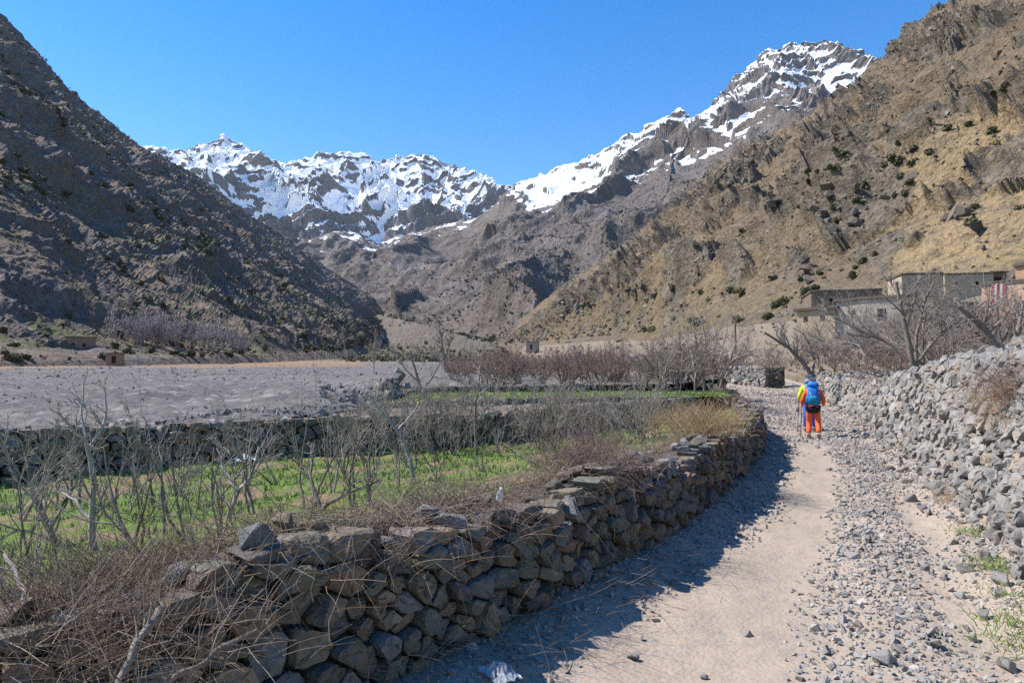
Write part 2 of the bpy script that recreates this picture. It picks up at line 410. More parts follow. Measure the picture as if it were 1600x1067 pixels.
# --- far snowy range at the head of the valley
RIDGE_B = [(100, 250, 5200), (200, 240, 5200), (265, 236, 5150), (300, 226, 5100), (330, 216, 5100), (350, 210, 5100), (372, 220, 5100), (400, 238, 5080), (422, 256, 5050), (445, 262, 5050), (470, 256, 5050), (505, 243, 5000), (545, 238, 5000), (575, 243, 5000), (598, 247, 5000), (630, 239, 4980), (660, 236, 4950), (690, 246, 4950), (720, 259, 4900), (750, 273, 4900), (790, 284, 4900), (850, 296, 4900), (950, 310, 4900)]
FOOT_B = [(100, 430, 3500), (200, 430, 3500), (250, 428, 3500), (290, 426, 3500), (320, 426, 3500), (350, 425, 3500), (380, 425, 3500), (410, 425, 3550), (440, 425, 3600), (460, 424, 3700), (485, 422, 3750), (510, 420, 3750), (540, 418, 3750), (570, 416, 3750), (595, 414, 3700), (625, 412, 3650), (655, 410, 3650), (685, 408, 3600), (715, 405, 3600), (750, 400, 3600), (790, 395, 3600), (850, 390, 3600), (950, 390, 3600)]
V, v = hill_grid(FOOT_B, RIDGE_B, 400, 210, 1.3, lambda t: 0.85 * t + 0.15 * t ** 2)
N0 = normals(V); px, py = proj(V)
edge = sstep(0, 0.05, v); top = 1 - 0.75 * sstep(0.75, 1.0, v)
warp = np.stack([fbm(V / 380.0 + k * 31.7, 3) for k in range(3)], -1)
gul = ridged(V / np.array((600.0, 900.0, 1500.0)) + warp * 0.25 + 4.2, 4, 0.45)
big = fbm(V / 900.0 + 2, 4)
blk = ridged(V * np.array((1, 1, 1.5)) / 230.0 + warp, 4, 0.48)
fine = ridged(V / 80.0 + warp, 3, 0.5)
disp = (gul - 0.75) * 150 * edge * top + big * 90 * edge * top + (blk - 0.5) * 42 * edge * (0.4 + 0.6 * top) + (fine - 0.6) * 11 * edge
V = V + N0 * disp[..., None]
N1 = normals(V)
rock = sstep(0.0, 0.5, fbm(V / 250.0 + 3, 4) + 0.3)
snow = snow_mask(V, N1, 0.48 * sstep(850, 1250, V[..., 2]) + 0.42 * blob(px, py, 590, 312, 80, 26) + 0.2 * blob(px, py, 330, 225, 60, 18) + 0.34 * blob(px, py, 450, 300, 45, 28) + 0.3 * blob(px, py, 390, 330, 50, 20) + 0.25 * blob(px, py, 520, 268, 45, 12) + 0.25 * blob(px, py, 640, 256, 50, 10) + 0.3 * blob(px, py, 690, 300, 45, 18) + 0.56, 0.66)
finish_hill('snowy_range', V, MH_B, rock, 0 * rock, snow)

# ------------------------------------------------------------------ valley floor, path, fields
def z_path(d): return 0.0022 * np.clip(np.asarray(d, float) - 18, 0, None) ** 2
def z_bed(d):
    d = np.asarray(d, float)
    return 0.9 + 0.025 * (d - 12) + 3e-5 * np.clip(d - 150, 0, None) ** 2 
LEFT = [(-9, -2.5), (-4.5, 0.3), (-2.6, 1.55), (-1.9, 2.2), (-1.45, 2.55), (-1.15, 2.9), (-0.9, 3.2), (-0.37, 3.93), (0.13, 4.6), (0.80, 5.7), (1.63, 6.96), (2.67, 8.9), (3.93, 11.5), (5.2, 14.3), (6.7, 18.2), (7.8, 22.6), (9.9, 29), (11.2, 34), (11.6, 38), (10.6, 43), (8.5, 47)]
RIGHT = [(2.6, -6), (2.9, 0), (3.4, 3), (3.95, 5.2), (4.68, 6.57), (5.75, 8.9), (7.65, 12.76), (9.77, 18), (12.6, 24.5), (14.7, 31), (16.2, 37), (16.9, 41), (17.2, 50)]
LS = smooth_keys(LEFT, 300, 10); RS = smooth_keys(RIGHT, 300, 10)
WALL_A = [(-22, -3, 1.0), (-13, 3.6, 0.98), (-9.2, 7.2, 0.97), (-6.9, 9.2, 0.96), (-5.75, 10.2, 0.95), (-4.4, 11.7, 0.95), (-1.3, 13.8, 0.92), (0, 15, 0.9), (2.0, 18, 0.95), (4.6, 21, 0.98), (6.8, 24.5, 1.0)]
WALL_B = [(-3.9, 15.7, 0.98), (-3.15, 16.5, 1.05), (-0.27, 18, 1.11), (2.25, 20, 1.09), (4.3, 22.3, 1.06)]
WALL_C = [(-3.9, 26.2, 1.25), (-2.6, 28, 1.33), (2.2, 30, 1.36), (6.2, 32.5, 1.42)]

def mat_ground(name, base, alt, dark, bump=0.03, fine=30.0, stones=0.0, stone_c=(0.3, 0.29, 0.28)):
    m = M(name, 0.95, 0.1)
    a = m.noise(0.7, 6, 0.6); b = m.noise(6.0, 6, 0.65); c = m.noise(fine, 5, 0.7)
    col = m.mix(m.map(a, 0.35, 0.65), base, alt)
    col = m.mix(m.map(b, 0.45, 0.75, 0, 0.8), col, dark)
    v = m.vor(fine * 0.9); vc = m.vor(fine * 0.9, out='Color')
    if stones:
        sep = m.t.nodes.new('ShaderNodeSeparateColor'); m.t.links.new(vc, sep.inputs[0])
        st = m.math('MULTIPLY', m.map(sep.outputs[0], 1 - stones, 1 - stones + 0.05), m.map(v, 0.35, 0.45, 1, 0))
        col = m.mix(st, col, m.mix(sep.outputs[1], stone_c, tuple(x * 0.55 for x in stone_c)))
    h = m.math('ADD', m.math('MULTIPLY', b, 2.0), m.math('ADD', c, m.math('MULTIPLY', v, -0.6)))
    return m.done(col, m.bump(h, 0.8, bump))
MG_PATH = mat_ground('path_dirt', (0.36, 0.288, 0.22), (0.315, 0.255, 0.197), (0.26, 0.215, 0.172), 0.009, 34.0, 0.18, (0.36, 0.34, 0.32))
MG_BED0 = mat_ground('riverbed_gravel', (0.19, 0.178, 0.172), (0.155, 0.145, 0.14), (0.10, 0.094, 0.09), 0.06, 3.2, 0.6, (0.27, 0.26, 0.26))
MG_FIELD_PLAIN = mat_ground('field_soil', (0.20, 0.145, 0.09), (0.17, 0.125, 0.08), (0.12, 0.09, 0.058), 0.04, 9.0)
def mat_bed():
    m = M('riverbed_gravel', 0.95, 0.1)
    a = m.noise(0.12, 6, 0.6); b = m.noise(1.1, 6, 0.65); c = m.noise(6.0, 5, 0.7); v = m.vor(2.2); vc = m.vor(2.2, out='Color')
    col = m.mix(m.map(a, 0.35, 0.65), (0.20, 0.178, 0.158), (0.125, 0.113, 0.104))
    col = m.mix(m.map(b, 0.45, 0.7, 0, 0.8), col, (0.095, 0.088, 0.083))
    sep = m.t.nodes.new('ShaderNodeSeparateColor'); m.t.links.new(vc, sep.inputs[0])
    col = m.mix(m.math('MULTIPLY', m.map(sep.outputs[0], 0.5, 0.55), m.map(v, 0.35, 0.45, 0.8, 0)), col, m.mix(sep.outputs[1], (0.29, 0.28, 0.27), (0.13, 0.12, 0.115)))
    e = m.map(m.math('ADD', m.attr('earth'), m.map(a, 0.3, 0.7, -0.4, 0.4)), 0.4, 0.6)
    col = m.mix(e, col, m.mix(m.map(b, 0.35, 0.65), (0.27, 0.16, 0.095), (0.23, 0.175, 0.12)))
    far = m.mix(m.map(a, 0.4, 0.6), (0.13, 0.105, 0.08), (0.095, 0.09, 0.05))
    col = m.mix(m.attr('far'), col, far)
    h = m.math('ADD', m.math('MULTIPLY', b, 2.2), m.math('ADD', c, m.math('MULTIPLY', v, -0.6)))
    return m.done(col, m.bump(h, 0.9, 0.12))
MG_BED = mat_bed()
def mat_field():
    m = M('field_soil_and_turf', 0.95, 0.1)
    a = m.noise(0.7, 6, 0.6); b = m.noise(6.0, 6, 0.65); c = m.noise(26.0, 5, 0.7)
    soil = m.mix(m.map(a, 0.35, 0.65), (0.26, 0.185, 0.105), (0.21, 0.155, 0.095))
    soil = m.mix(m.map(b, 0.45, 0.75, 0, 0.8), soil, (0.13, 0.095, 0.058))
    turf = m.mix(m.map(b, 0.35, 0.65), (0.105, 0.165, 0.032), (0.155, 0.20, 0.05))
    g = m.map(m.math('ADD', m.attr('turf'), m.map(b, 0.3, 0.7, -0.25, 0.25)), 0.4, 0.6)
    col = m.mix(g, soil, turf)
    return m.done(col, m.bump(m.math('ADD', m.math('MULTIPLY', b, 2.0), c), 0.8, 0.04))
MG_FIELD = mat_field()
MG_BANK = mat_ground('dry_bank_soil', (0.24, 0.19, 0.13), (0.20, 0.16, 0.12), (0.13, 0.105, 0.08), 0.05, 6.0, 0.25, (0.3, 0.28, 0.26))

# riverbed and valley floor: one sheet from the terrace walls to the head of the valley
az = np.concatenate([np.linspace(-2600, -60, 40)[:-1], np.linspace(-60, 1660, 230), np.linspace(1660, 2500, 20)[1:]])
lw_az = 800 + F * np.array([k[0] for k in WALL_A[2:8]]) / np.array([k[1] for k in WALL_A[2:8]])
r0 = np.where(az < 560, np.interp(az, lw_az, [k[1] for k in WALL_A[2:8]]) + 0.12, 0)
r0 = np.where(az < lw_az[0], 7.3, r0)
r0 = np.interp(az, [-2600, lw_az[0] - 5, *lw_az[1:-2], 585, 598, 648, 700, 1050, 1150, 1250, 1400, 2500], [7.3, 7.3, *[k[1] + 0.12 for k in WALL_A[3:6 + 1 - 0]][:len(lw_az[1:-2])], 15.8, 16.2, 26, 29, 32, 46, 48, 52, 52])
tt = np.linspace(0, 1, 230)
D = r0[:, None] * (1500 / r0[:, None]) ** tt[None, :]
X = (az[:, None] - 800) / F * D
Z = z_bed(D)
P3 = np.stack([X, D, Z], -1)
amp = sstep(0, 0.04, tt)[None, :]
Z = Z + amp * (0.16 * fbm(P3 / 4.0, 4, 0.6) + 0.35 * fbm(P3 / 22.0, 3)) + amp * 0.07 * ridged(P3 / 0.9, 3, 0.6) * np.clip(20 / D, 0.3, 1)
Z = Z + 0.5 * blob(X, D, -3.2, 21, 2.2, 3.0) * amp + 0.35 * blob(X, D, -5.5, 17, 1.6, 1.5) * amp
bx_, by_ = proj(np.stack([X, D, Z], -1))
earth = 0.75 * sstep(95, 125, D) * sstep(640, 520, bx_) * sstep(520, 300, D) + 0.35 * sstep(60, 90, D) * sstep(250, 0, bx_)
bed = grid_obj('riverbed', np.stack([X, D, Z], -1), MG_BED, True, {'earth': earth, 'far': sstep(320, 480, D)})
tag(bed, kind='structure')
gx, gy = np.meshgrid(np.linspace(-260, 260, 60), np.linspace(-60, 420, 60), indexing='ij')
tag(grid_obj('ground', np.stack([gx, gy, -0.45 + 0 * gx], -1), MG_BANK), kind='structure')
def bed_z(x, y): return float(z_bed(y))
# red-brown earth bank along the far side of the riverbed, and the same earth below the hills
def turf_mask(x, y):
    p = np.stack([x, y, 0 * x], -1)
    n = fbm(p / 0.9 + 30, 4, 0.6); rows = 0.22 * np.sin((0.63 * x - 0.77 * y) * 4.2 + 2.5 * perlin(p / 2.0))
    return np.clip(0.66 + 0.55 * n + rows, 0, 1)
def sheet(name, A, B, nu, nv, mat, fz, kind='structure', amp=0.03, fr=1.2, attrs=None):
    A, _ = resample(A, nu); B, _ = resample(B, nu)
    t = np.linspace(0, 1, nv)
    V = A[:, None, :2] * (1 - t)[None, :, None] + B[:, None, :2] * t[None, :, None]
    V = np.concatenate([V, fz(V[..., 0], V[..., 1], np.broadcast_to(t[None], V.shape[:2]))[..., None]], -1)
    V[..., 2] += amp * fbm(V * fr, 4, 0.55)
    o = grid_obj(name, V, mat, True, {'turf': turf_mask(V[..., 0], V[..., 1])}); tag(o, kind=kind); return o, V

# path between the walls
yy = np.concatenate([np.linspace(-5, 2, 30), np.linspace(2, 14, 170)[1:], np.linspace(14, 50, 110)[1:]])
lx = np.interp(yy, LS[:, 1], LS[:, 0]) - 0.7; rx = np.interp(yy, RS[:, 1], RS[:, 0]) + 0.8
lx = np.where(yy > 38, np.minimum(lx, 10.4) - (yy - 38) * 0.6, lx)
uu = np.linspace(0, 1, 100)
PX = lx[:, None] * (1 - uu) + rx[:, None] * uu
PY = np.broadcast_to(yy[:, None], PX.shape)
PW = (rx - lx)[:, None]
def path_z(x, y):
    x = np.asarray(x, float); y = np.asarray(y, float)
    l = np.interp(y, LS[:, 1], LS[:, 0]); r = np.interp(y, RS[:, 1], RS[:, 0])
    t = (x - l) / np.maximum(r - l, 0.5)
    z = z_path(y) + 0.10 * sstep(0.22, 0.0, t) + 0.16 * sstep(0.78, 1.05, t) + 0.035 * np.exp(-((t - 0.66) / 0.1) ** 2) - 0.03 * np.exp(-((t - 0.42) / 0.12) ** 2)
    p = np.stack([x, y, 0 * x], -1)
    return z + 0.035 * fbm(p * 1.1, 4, 0.5) + 0.008 * fbm(p * 9, 3, 0.6)
pathV = np.stack([PX, PY, path_z(PX, PY)], -1)
tag(grid_obj('path', pathV, MG_PATH), kind='structure')

# terraced fields
def k3(keys, z): return [(k[0], k[1], z) for k in keys]
L_in = [(k[0] - 0.15, k[1]) for k in LEFT[:-5]]
FIELD_Z = 0.25
def field_z(x, y, t): return FIELD_Z + 0.40 * (1 - t) ** 3 * 1.0 + 0.06 * fbm(np.stack([x, y, 0 * x], -1) * 0.8, 4)
fieldA = [(p[0] - 0.35, p[1] + 0.1, 0) for p in LS[:int(300 * 0.74)]]
fieldB = [(k[0], k[1] + 0.1, 0) for k in WALL_A]
field_o, fieldV = sheet('field', fieldA, fieldB, 220, 130, MG_FIELD, field_z, amp=0.05)
bench_o, benchV = sheet('terrace_ledge', [(k[0], k[1], 0) for k in WALL_A[5:]], [(-5.2, 14.6, 0)] + [(k[0], k[1] + 0.1, 0) for k in WALL_B] + [(7.0, 25.5, 0)], 120, 24, MG_BANK, lambda x, y, t: 0.86 + 0.1 * t + 0 * x, amp=0.05)
field2_o, field2V = sheet('upper_field', [(k[0], k[1], 0) for k in WALL_B[1:]] + [(8.0, 25, 0)], [(k[0], k[1] + 0.1, 0) for k in WALL_C] + [(9.5, 31, 0)], 120, 60, MG_FIELD, lambda x, y, t: 1.03 + 0.05 * t + 0 * x, amp=0.03)
# ground behind the right wall up to the foot of the hillside
rb = [(p[0] + 0.75, p[1], 0) for p in RS[60:262]] + [(16.0, 47, 0), (11, 51, 0), (4, 55, 0), (-3, 60, 0), (-8, 80, 0)]
hf = [at(*k) for k in ((2300, 500, 40), (1900, 462, 66), (1640, 440, 82), (1480, 460, 92), (1360, 475, 102), (1220, 496, 120), (1120, 508, 140), (1000, 526, 190), (900, 536, 250), (820, 541, 380))]
hfz = [(p[0], p[1], p[2]) for p in hf]
A_, _ = resample(rb, 160); B_, _ = resample(hfz, 160)
t = np.linspace(0, 1, 110) ** 1.5
wz = np.where((A_[:, 1] > 44) & (A_[:, 0] < 16.3), z_bed(A_[:, 1]) - 0.05, 1.35 * sstep(40, 34, A_[:, 1]) + z_path(A_[:, 1]) - 0.12 * sstep(34, 40, A_[:, 1]))
for _k in range(8): wz[1:-1] = (wz[:-2] + wz[1:-1] + wz[2:]) / 3
Vb = A_[:, None, :] * (1 - t)[None, :, None] + B_[:, None, :] * t[None, :, None]
tz = t ** 1.55
Vb[..., 2] = wz[:, None] * (1 - tz)[None] + B_[:, None, 2] * tz[None] + 0.25 * fbm(Vb / 3.0, 4) * sstep(0, 0.1, t)[None]
bank_o = grid_obj('bank', Vb, MG_BANK); tag(bank_o, kind='structure')
BANKV = Vb

# ------------------------------------------------------------------ dry stone walls
def mat_stone(name, stops, rough=0.85, mott=0.35, bumps=0.02):
    m = M(name, rough, 0.25)
    r = m.rnd()
    col = m.ramp(r, stops)
    a = m.noise(3.0, 6, 0.65); b = m.noise(22.0, 6, 0.7); c = m.noise(9.0, 4, 0.6, dist=1.5)
    col = m.mix(m.map(a, 0.35, 0.7, 0, mott), col, (0.10, 0.085, 0.07))
    col = m.mix(m.map(b, 0.5, 0.72, 0, 0.35), col, (0.34, 0.32, 0.29))
    col = m.mix(m.map(c, 0.58, 0.70, 0, 0.5), col, (0.25, 0.17, 0.10))
    h = m.math('ADD', m.math('MULTIPLY', c, 1.5), m.math('ADD', a, m.math('MULTIPLY', b, 0.5)))
    return m.done(col, m.bump(h, 0.85, bumps))
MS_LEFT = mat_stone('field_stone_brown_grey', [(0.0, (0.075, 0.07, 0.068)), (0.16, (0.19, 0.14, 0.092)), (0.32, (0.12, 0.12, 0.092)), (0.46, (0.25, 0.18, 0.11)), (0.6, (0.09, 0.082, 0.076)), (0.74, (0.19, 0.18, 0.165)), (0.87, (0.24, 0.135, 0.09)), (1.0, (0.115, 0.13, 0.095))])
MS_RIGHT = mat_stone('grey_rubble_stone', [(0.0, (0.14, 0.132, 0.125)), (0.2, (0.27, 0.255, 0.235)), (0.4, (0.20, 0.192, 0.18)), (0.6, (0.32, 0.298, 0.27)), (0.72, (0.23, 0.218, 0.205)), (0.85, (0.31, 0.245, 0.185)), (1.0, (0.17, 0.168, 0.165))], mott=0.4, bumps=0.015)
MS_GRAV = mat_stone('grey_path_gravel', [(0.0, (0.19, 0.18, 0.172)), (0.25, (0.30, 0.28, 0.258)), (0.5, (0.24, 0.23, 0.218)), (0.7, (0.36, 0.335, 0.305)), (0.85, (0.32, 0.265, 0.215)), (1.0, (0.16, 0.155, 0.155))], mott=0.15, bumps=0.01)
MS_CORE = mat_ground('wall_fill_earth', (0.085, 0.07, 0.055), (0.10, 0.08, 0.06), (0.05, 0.042, 0.035), 0.03, 12.0, 0.3, (0.13, 0.12, 0.11))

class Line:
    """a polyline on the ground: s metres along it -> point, sideways normal"""
    def __init__(s, keys, flip=1, sm=6):
        s.P = smooth_keys([(k[0], k[1]) for k in keys], 400, sm)
        s.S = np.concatenate([[0], np.cumsum(np.linalg.norm(np.diff(s.P, axis=0), axis=1))]); s.L = s.S[-1]
        d = np.gradient(s.P, axis=0); d /= np.linalg.norm(d, axis=1)[:, None]
        s.T = d; s.N = np.stack([d[:, 1], -d[:, 0]], -1) * flip
    def at(s, q):
        f = lambda A: np.stack([np.interp(q, s.S, A[:, j]) for j in range(2)], -1)
        return f(s.P), f(s.N)
    def s_of(s, x, y): return s.S[np.argmin((s.P[:, 0] - x) ** 2 + (s.P[:, 1] - y) ** 2)]
def darts(L, h0, h1fun, rmin, rmax, asp, n_try, r, grow=lambda s: 1.0):
    pts = []; cell = {}
    for k in range(n_try):
        s = r.uniform(0, L); H = h1fun(s); h = r.uniform(h0, H); g = grow(s)
        rad = r.uniform(rmin, rmax) * g * (1.0 - 0.6 * (k / n_try))
        ci, cj = int(s / 0.5), int(h * asp / 0.5); ok = True; w = 1 + int(rmax * g / 0.5)
        for i in range(ci - w, ci + w + 1):
            for j in range(cj - w, cj + w + 1):
                for (a, b, q) in cell.get((i, j), ()):
                    if (a - s) ** 2 + ((b - h) * asp) ** 2 < ((q + rad) * 0.5 * 1.6) ** 2: ok = False; break
                if not ok: break
            if not ok: break
        if ok:
            cell.setdefault((ci, cj), []).append((s, h, rad)); pts.append((s, h, rad))
    return pts
def clip_poly(poly, a, n):
    """keep the side of the line through a where (p-a).n <= 0"""
    out = []
    for i in range(len(poly)):
        p, q = poly[i], poly[(i + 1) % len(poly)]
        dp, dq = (p[0] - a[0]) * n[0] + (p[1] - a[1]) * n[1], (q[0] - a[0]) * n[0] + (q[1] - a[1]) * n[1]
        if dp <= 0: out.append(p)
        if (dp < 0) != (dq < 0) and dp != dq:
            t = dp / (dp - dq); out.append((p[0] + t * (q[0] - p[0]), p[1] + t * (q[1] - p[1])))
    return out
def fitted_wall(name, line, base, topf, rmin, rmax, mat, label, cat, seed=1, thick=0.45, bulge=0.06, batter=0.12, limit=300, n_try=5000, group=None, asp=1.5, s0=0.0, s1=None, grow=lambda s: 1.0, core=None, lim_px=None):
    """a wall of fitted field stones: each stone a mesh of its own, with an earth core behind"""
    r = np.random.RandomState(seed)
    s1 = s1 or line.L
    root = empty(name, (0, 0, 0)); tag(root, label, cat, group, 'thing')
    seeds = darts(s1 - s0, -0.06, lambda q: topf(q + s0), rmin, rmax, asp, n_try, r, grow)
    A = np.array([(p[0] + s0, p[1] * asp) for p in seeds])
    stones = []
    for i, (s, h) in enumerate(A):
        d2 = (A[:, 0] - s) ** 2 + (A[:, 1] - h) ** 2
        nb = np.argsort(d2)[1:22]
        top = topf(s) * asp + r.uniform(-0.03, 0.06)
        poly = [(s - 0.6, -0.12), (s + 0.6, -0.12), (s + 0.6, top), (s - 0.6, top)]
        for j in nb:
            mx, my = (s + A[j, 0]) / 2, (h + A[j, 1]) / 2
            poly = clip_poly(poly, (mx, my), (A[j, 0] - s, A[j, 1] - h))
            if len(poly) < 3: break
        if len(poly) < 3: continue
        p = np.array(poly); p[:, 1] /= asp
        c = p.mean(0)
        if np.ptp(p[:, 0]) < 0.05 or np.ptp(p[:, 1]) < 0.03: continue
        pc_, _n = line.at(np.array([c[0]]))
        if np.ptp(p[:, 0]) / max(1.0, math.hypot(pc_[0, 0], pc_[0, 1])) > 0.022:   # round the corners of stones that show large
            nx = np.roll(p, -1, 0); p = np.stack([p * 0.82 + nx * 0.18, p * 0.18 + nx * 0.82], 1).reshape(-1, 2)
        c = p.mean(0); size = min(np.ptp(p[:, 0]), np.ptp(p[:, 1]))
        q = c + (p - c) * (1 - 0.016 / max(size, 0.10)) * r.uniform(0.95, 1.01)
        b = bulge * r.uniform(0.5, 1.3) * min(1.0, size / 0.16); off = r.uniform(-0.05, 0.045); k = len(q)
        tl = r.uniform(-0.38, 0.38, 2)
        rings = []
        for sc_, dp in ((0.8, -0.20), (1.0, -0.03), (0.985, b * 0.45), (0.925, b * 0.92), (0.5, b)):
            w = c + (q - c) * sc_
            jit = r.normal(0, 0.013 if dp > 0 else 0.0, k) * min(1, size / 0.2)
            dep = dp + off + jit + ((w - c) @ tl) * (1 if dp > 0 else 0)
            rings.append(np.concatenate([w + r.normal(0, 0.006, w.shape) * (sc_ < 1), dep[:, None]], 1))
        rings.append(np.array([[c[0], c[1], b * 1.02 + off]]))
        sh = np.concatenate(rings)
        T = []
        for g in range(4):
            for a in range(k):
                b_ = (a + 1) % k
                T += [(g * k + a, g * k + b_, (g + 1) * k + b_), (g * k + a, (g + 1) * k + b_, (g + 1) * k + a)]
        T += [(4 * k + a, 4 * k + (a + 1) % k, 5 * k) for a in range(k)]
        P, N = line.at(sh[:, 0])
        dep = sh[:, 2] - batter * sh[:, 1]
        W = np.concatenate([P + N * dep[:, None], (base(P[:, 0], P[:, 1]) + sh[:, 1])[:, None]], 1)
        stones.append((W, np.array(T), size))
    ctr = np.array([w.mean(0) for w, _, _ in stones])
    px_ = np.array([s_ for *_, s_ in stones]) / np.linalg.norm(ctr - np.array((0, 0, EYE)), axis=1)
    px_ = np.where(proj(ctr)[0] < -250, 0, px_); px_ = np.where(ctr[:, 1] < 1, 0, px_)
    order = np.argsort(-px_)
    for i in order[:limit]:
        W, T, _ = stones[i]
        o = link('stone', mesh_from('stone', W - ctr[i], T, False), mat, root); o.location = ctr[i]
    if len(order) > limit:
        Vs, Ts, n = [], [], 0
        for i in order[limit:]:
            W, T, _ = stones[i]; Vs.append(W); Ts.append(T + n); n += len(W)
        o = link('small_stones', mesh_from('small_stones', np.concatenate(Vs), np.concatenate(Ts), False), mat, root); tag(o, kind='stuff')
    # earth and rubble core
    q = np.linspace(s0, s1, 160); P, N = line.at(q); bz = base(P[:, 0], P[:, 1]); H = np.array([topf(x) for x in q])
    tb_ = 0.09 + batter * H
    prof = [(0 * H - 0.08, -0.15), (-tb_, 0.9), (-tb_ - 0.06, 0.95), (np.minimum(-thick - 0 * H, -tb_ - 0.15), 0.93), (-thick - 0 * H, -0.15)]
    G = np.stack([np.concatenate([P + N * dd[:, None], (bz + (H * hh if hh > 0 else hh))[:, None]], 1) for dd, hh in prof], 1)
    g = grid_obj('core', G, core or MS_CORE, False); g.parent = root
    return root, seeds
def rock_meshes(n, pts, flat, bevel, seed0, mat):
    out = []
    for k in range(n):
        v, t = rock_proto(seed0 + k, pts, flat, bevel)
        out.append(mesh_from('rock', v, t, False, mats=(mat,)))
    return out
ROCK_LO = [rock_proto(100 + k, 9, 0.75) for k in range(8)]
ROCK_MID = [rock_proto(140 + k, 13, 0.75) for k in range(10)]
def place_rocks(root, pos, size, name, meshes, limit, mat, seed, stuff_name, tilt=math.pi, flat=None):
    """the rocks that show largest become parts (or things when root is None), the rest one mass"""
    r = np.random.RandomState(seed)
    dist = np.linalg.norm(pos - np.array((0, 0, EYE)), axis=1); qx, qy = proj(pos)
    key = size / dist; key = np.where((qx < -60) | (qx > 1660) | (qy > 1100) | (pos[:, 1] < 0.5), 0, key)
    order = np.argsort(-key); R = rots(len(pos), tilt, r); made = []
    for i in order[:limit]:
        o = link(name, meshes[r.randint(len(meshes))], None, root)
        m4 = Matrix(R[i].tolist()).to_4x4(); o.location = pos[i]; o.rotation_euler = m4.to_euler()
        o.scale = (size[i] * r.uniform(0.85, 1.25), size[i] * r.uniform(0.8, 1.1), size[i] * r.uniform(0.8, 1.1)); made.append(o)
    rest = order[limit:]
    if len(rest):
        o = scatter(stuff_name, ROCK_LO, pos[rest], size[rest][:, None] * r.uniform(0.8, 1.25, (len(rest), 3)), R[rest], r.randint(0, len(ROCK_LO), len(rest)), mat, False, root)
        tag(o, kind='stuff')
    return made

GZ = lambda x, y: path_z(x, y)
# left wall of the path
LL = Line(LEFT[1:], 1, 6)
sA, sB = LL.s_of(-2.6, 1.55), LL.s_of(10.6, 43)
left_top = lambda s: 0.80 + 0.06 * math.sin(s * 1.7) + 0.04 * math.sin(s * 4.1 + 1) - 0.10 * math.exp(-((s - sA) / 1.3) ** 2) - 0.30 / (1 + math.exp((s - sA - 0.75) * 5)) - 0.35 * max(0.0, min(1.0, (s - LL.s_of(8.5, 25)) / 6))
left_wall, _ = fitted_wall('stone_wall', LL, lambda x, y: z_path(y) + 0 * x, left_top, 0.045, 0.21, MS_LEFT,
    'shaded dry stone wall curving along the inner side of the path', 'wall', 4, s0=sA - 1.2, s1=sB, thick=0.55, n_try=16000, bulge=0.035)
r = np.random.RandomState(8)
MS_CAP = mat_stone('grey_cap_stone', [(0.0, (0.15, 0.145, 0.145)), (0.4, (0.22, 0.21, 0.20)), (0.8, (0.28, 0.265, 0.25)), (1.0, (0.17, 0.175, 0.165))])
RM_CAPG = rock_meshes(6, 14, 0.55, 0.03, 340, MS_CAP)
RM_LEFT = rock_meshes(10, 14, 0.6, 0.03, 300, MS_LEFT)
n = 170; ss = np.sort(sA - 0.8 + (LL.s_of(8.5, 25) - sA) * r.uniform(0, 1, n) ** 1.5)
P, N = LL.at(ss)
off = -0.16 - r.uniform(0.0, 0.3, n)
pos = np.concatenate([P + N * off[:, None], (z_path(P[:, 1]) + np.array([left_top(x) for x in ss]) + r.uniform(-0.06, 0.05, n))[:, None]], 1)
for o in place_rocks(left_wall, pos, r.uniform(0.13, 0.26, n), 'cap_stone', RM_LEFT, 170, MS_LEFT, 2, 'x', 0.35):
    if r.uniform() < 0.5: o.data = RM_CAPG[r.randint(6)]

# rubble wall on the right of the path
RL = Line(RIGHT[1:], -1, 6)
def right_h(y): return np.interp(y, [0, 5, 9, 13, 18, 24, 31, 37, 39], [1.9, 1.85, 1.85, 1.85, 1.62, 1.5, 1.2, 0.95, 0.3])
sR1 = RL.s_of(16.4, 38)
rw_h = lambda s: float(right_h(np.interp(s, RL.S, RL.P[:, 1])))
rw, _ = fitted_wall('rubble_wall', RL, GZ, rw_h, 0.075, 0.23, MS_RIGHT, 'sunlit grey dry stone wall along the outer side of the path', 'wall', 41, thick=0.95, bulge=0.05, batter=0.26, n_try=24000, s0=RL.s_of(3.3, 2.4), s1=sR1, asp=1.35, grow=lambda s: 1.0 + 0.035 * max(0, s - 4), core=MG_BANK)
r = np.random.RandomState(6)
def right_off(f, h): return -0.30 * f * h
n1 = 320; s1_ = RL.s_of(3.3, 2.4) + (sR1 - RL.s_of(3.3, 2.4)) * r.uniform(0, 1, n1) ** 1.2; f1 = r.uniform(0, 1, n1); P, N = RL.at(s1_); hh = right_h(P[:, 1])
pos = np.concatenate([P + N * (right_off(f1, hh) - 0.01 + r.uniform(-0.04, 0.05, n1))[:, None], (GZ(P[:, 0], P[:, 1]) + f1 * hh)[:, None]], 1)
n2 = 1300; s2 = r.uniform(0, sR1, n2); P2, N2 = RL.at(s2); h2_ = right_h(P2[:, 1])
pos2 = np.concatenate([P2 + N2 * (-0.30 * h2_ - r.uniform(-0.03, 0.75, n2))[:, None], (GZ(P2[:, 0], P2[:, 1]) + h2_ + r.uniform(-0.06, 0.07, n2))[:, None]], 1)
n3 = 260; s3 = RL.s_of(3.3, 2.4) + (sR1 - 6) * r.uniform(0, 1, n3); P3_, N3 = RL.at(s3); o3 = np.abs(r.normal(0, 0.22, n3)); xy = P3_ + N3 * o3[:, None]
pos3 = np.concatenate([xy, (path_z(xy[:, 0], xy[:, 1]) + 0.03)[:, None]], 1)
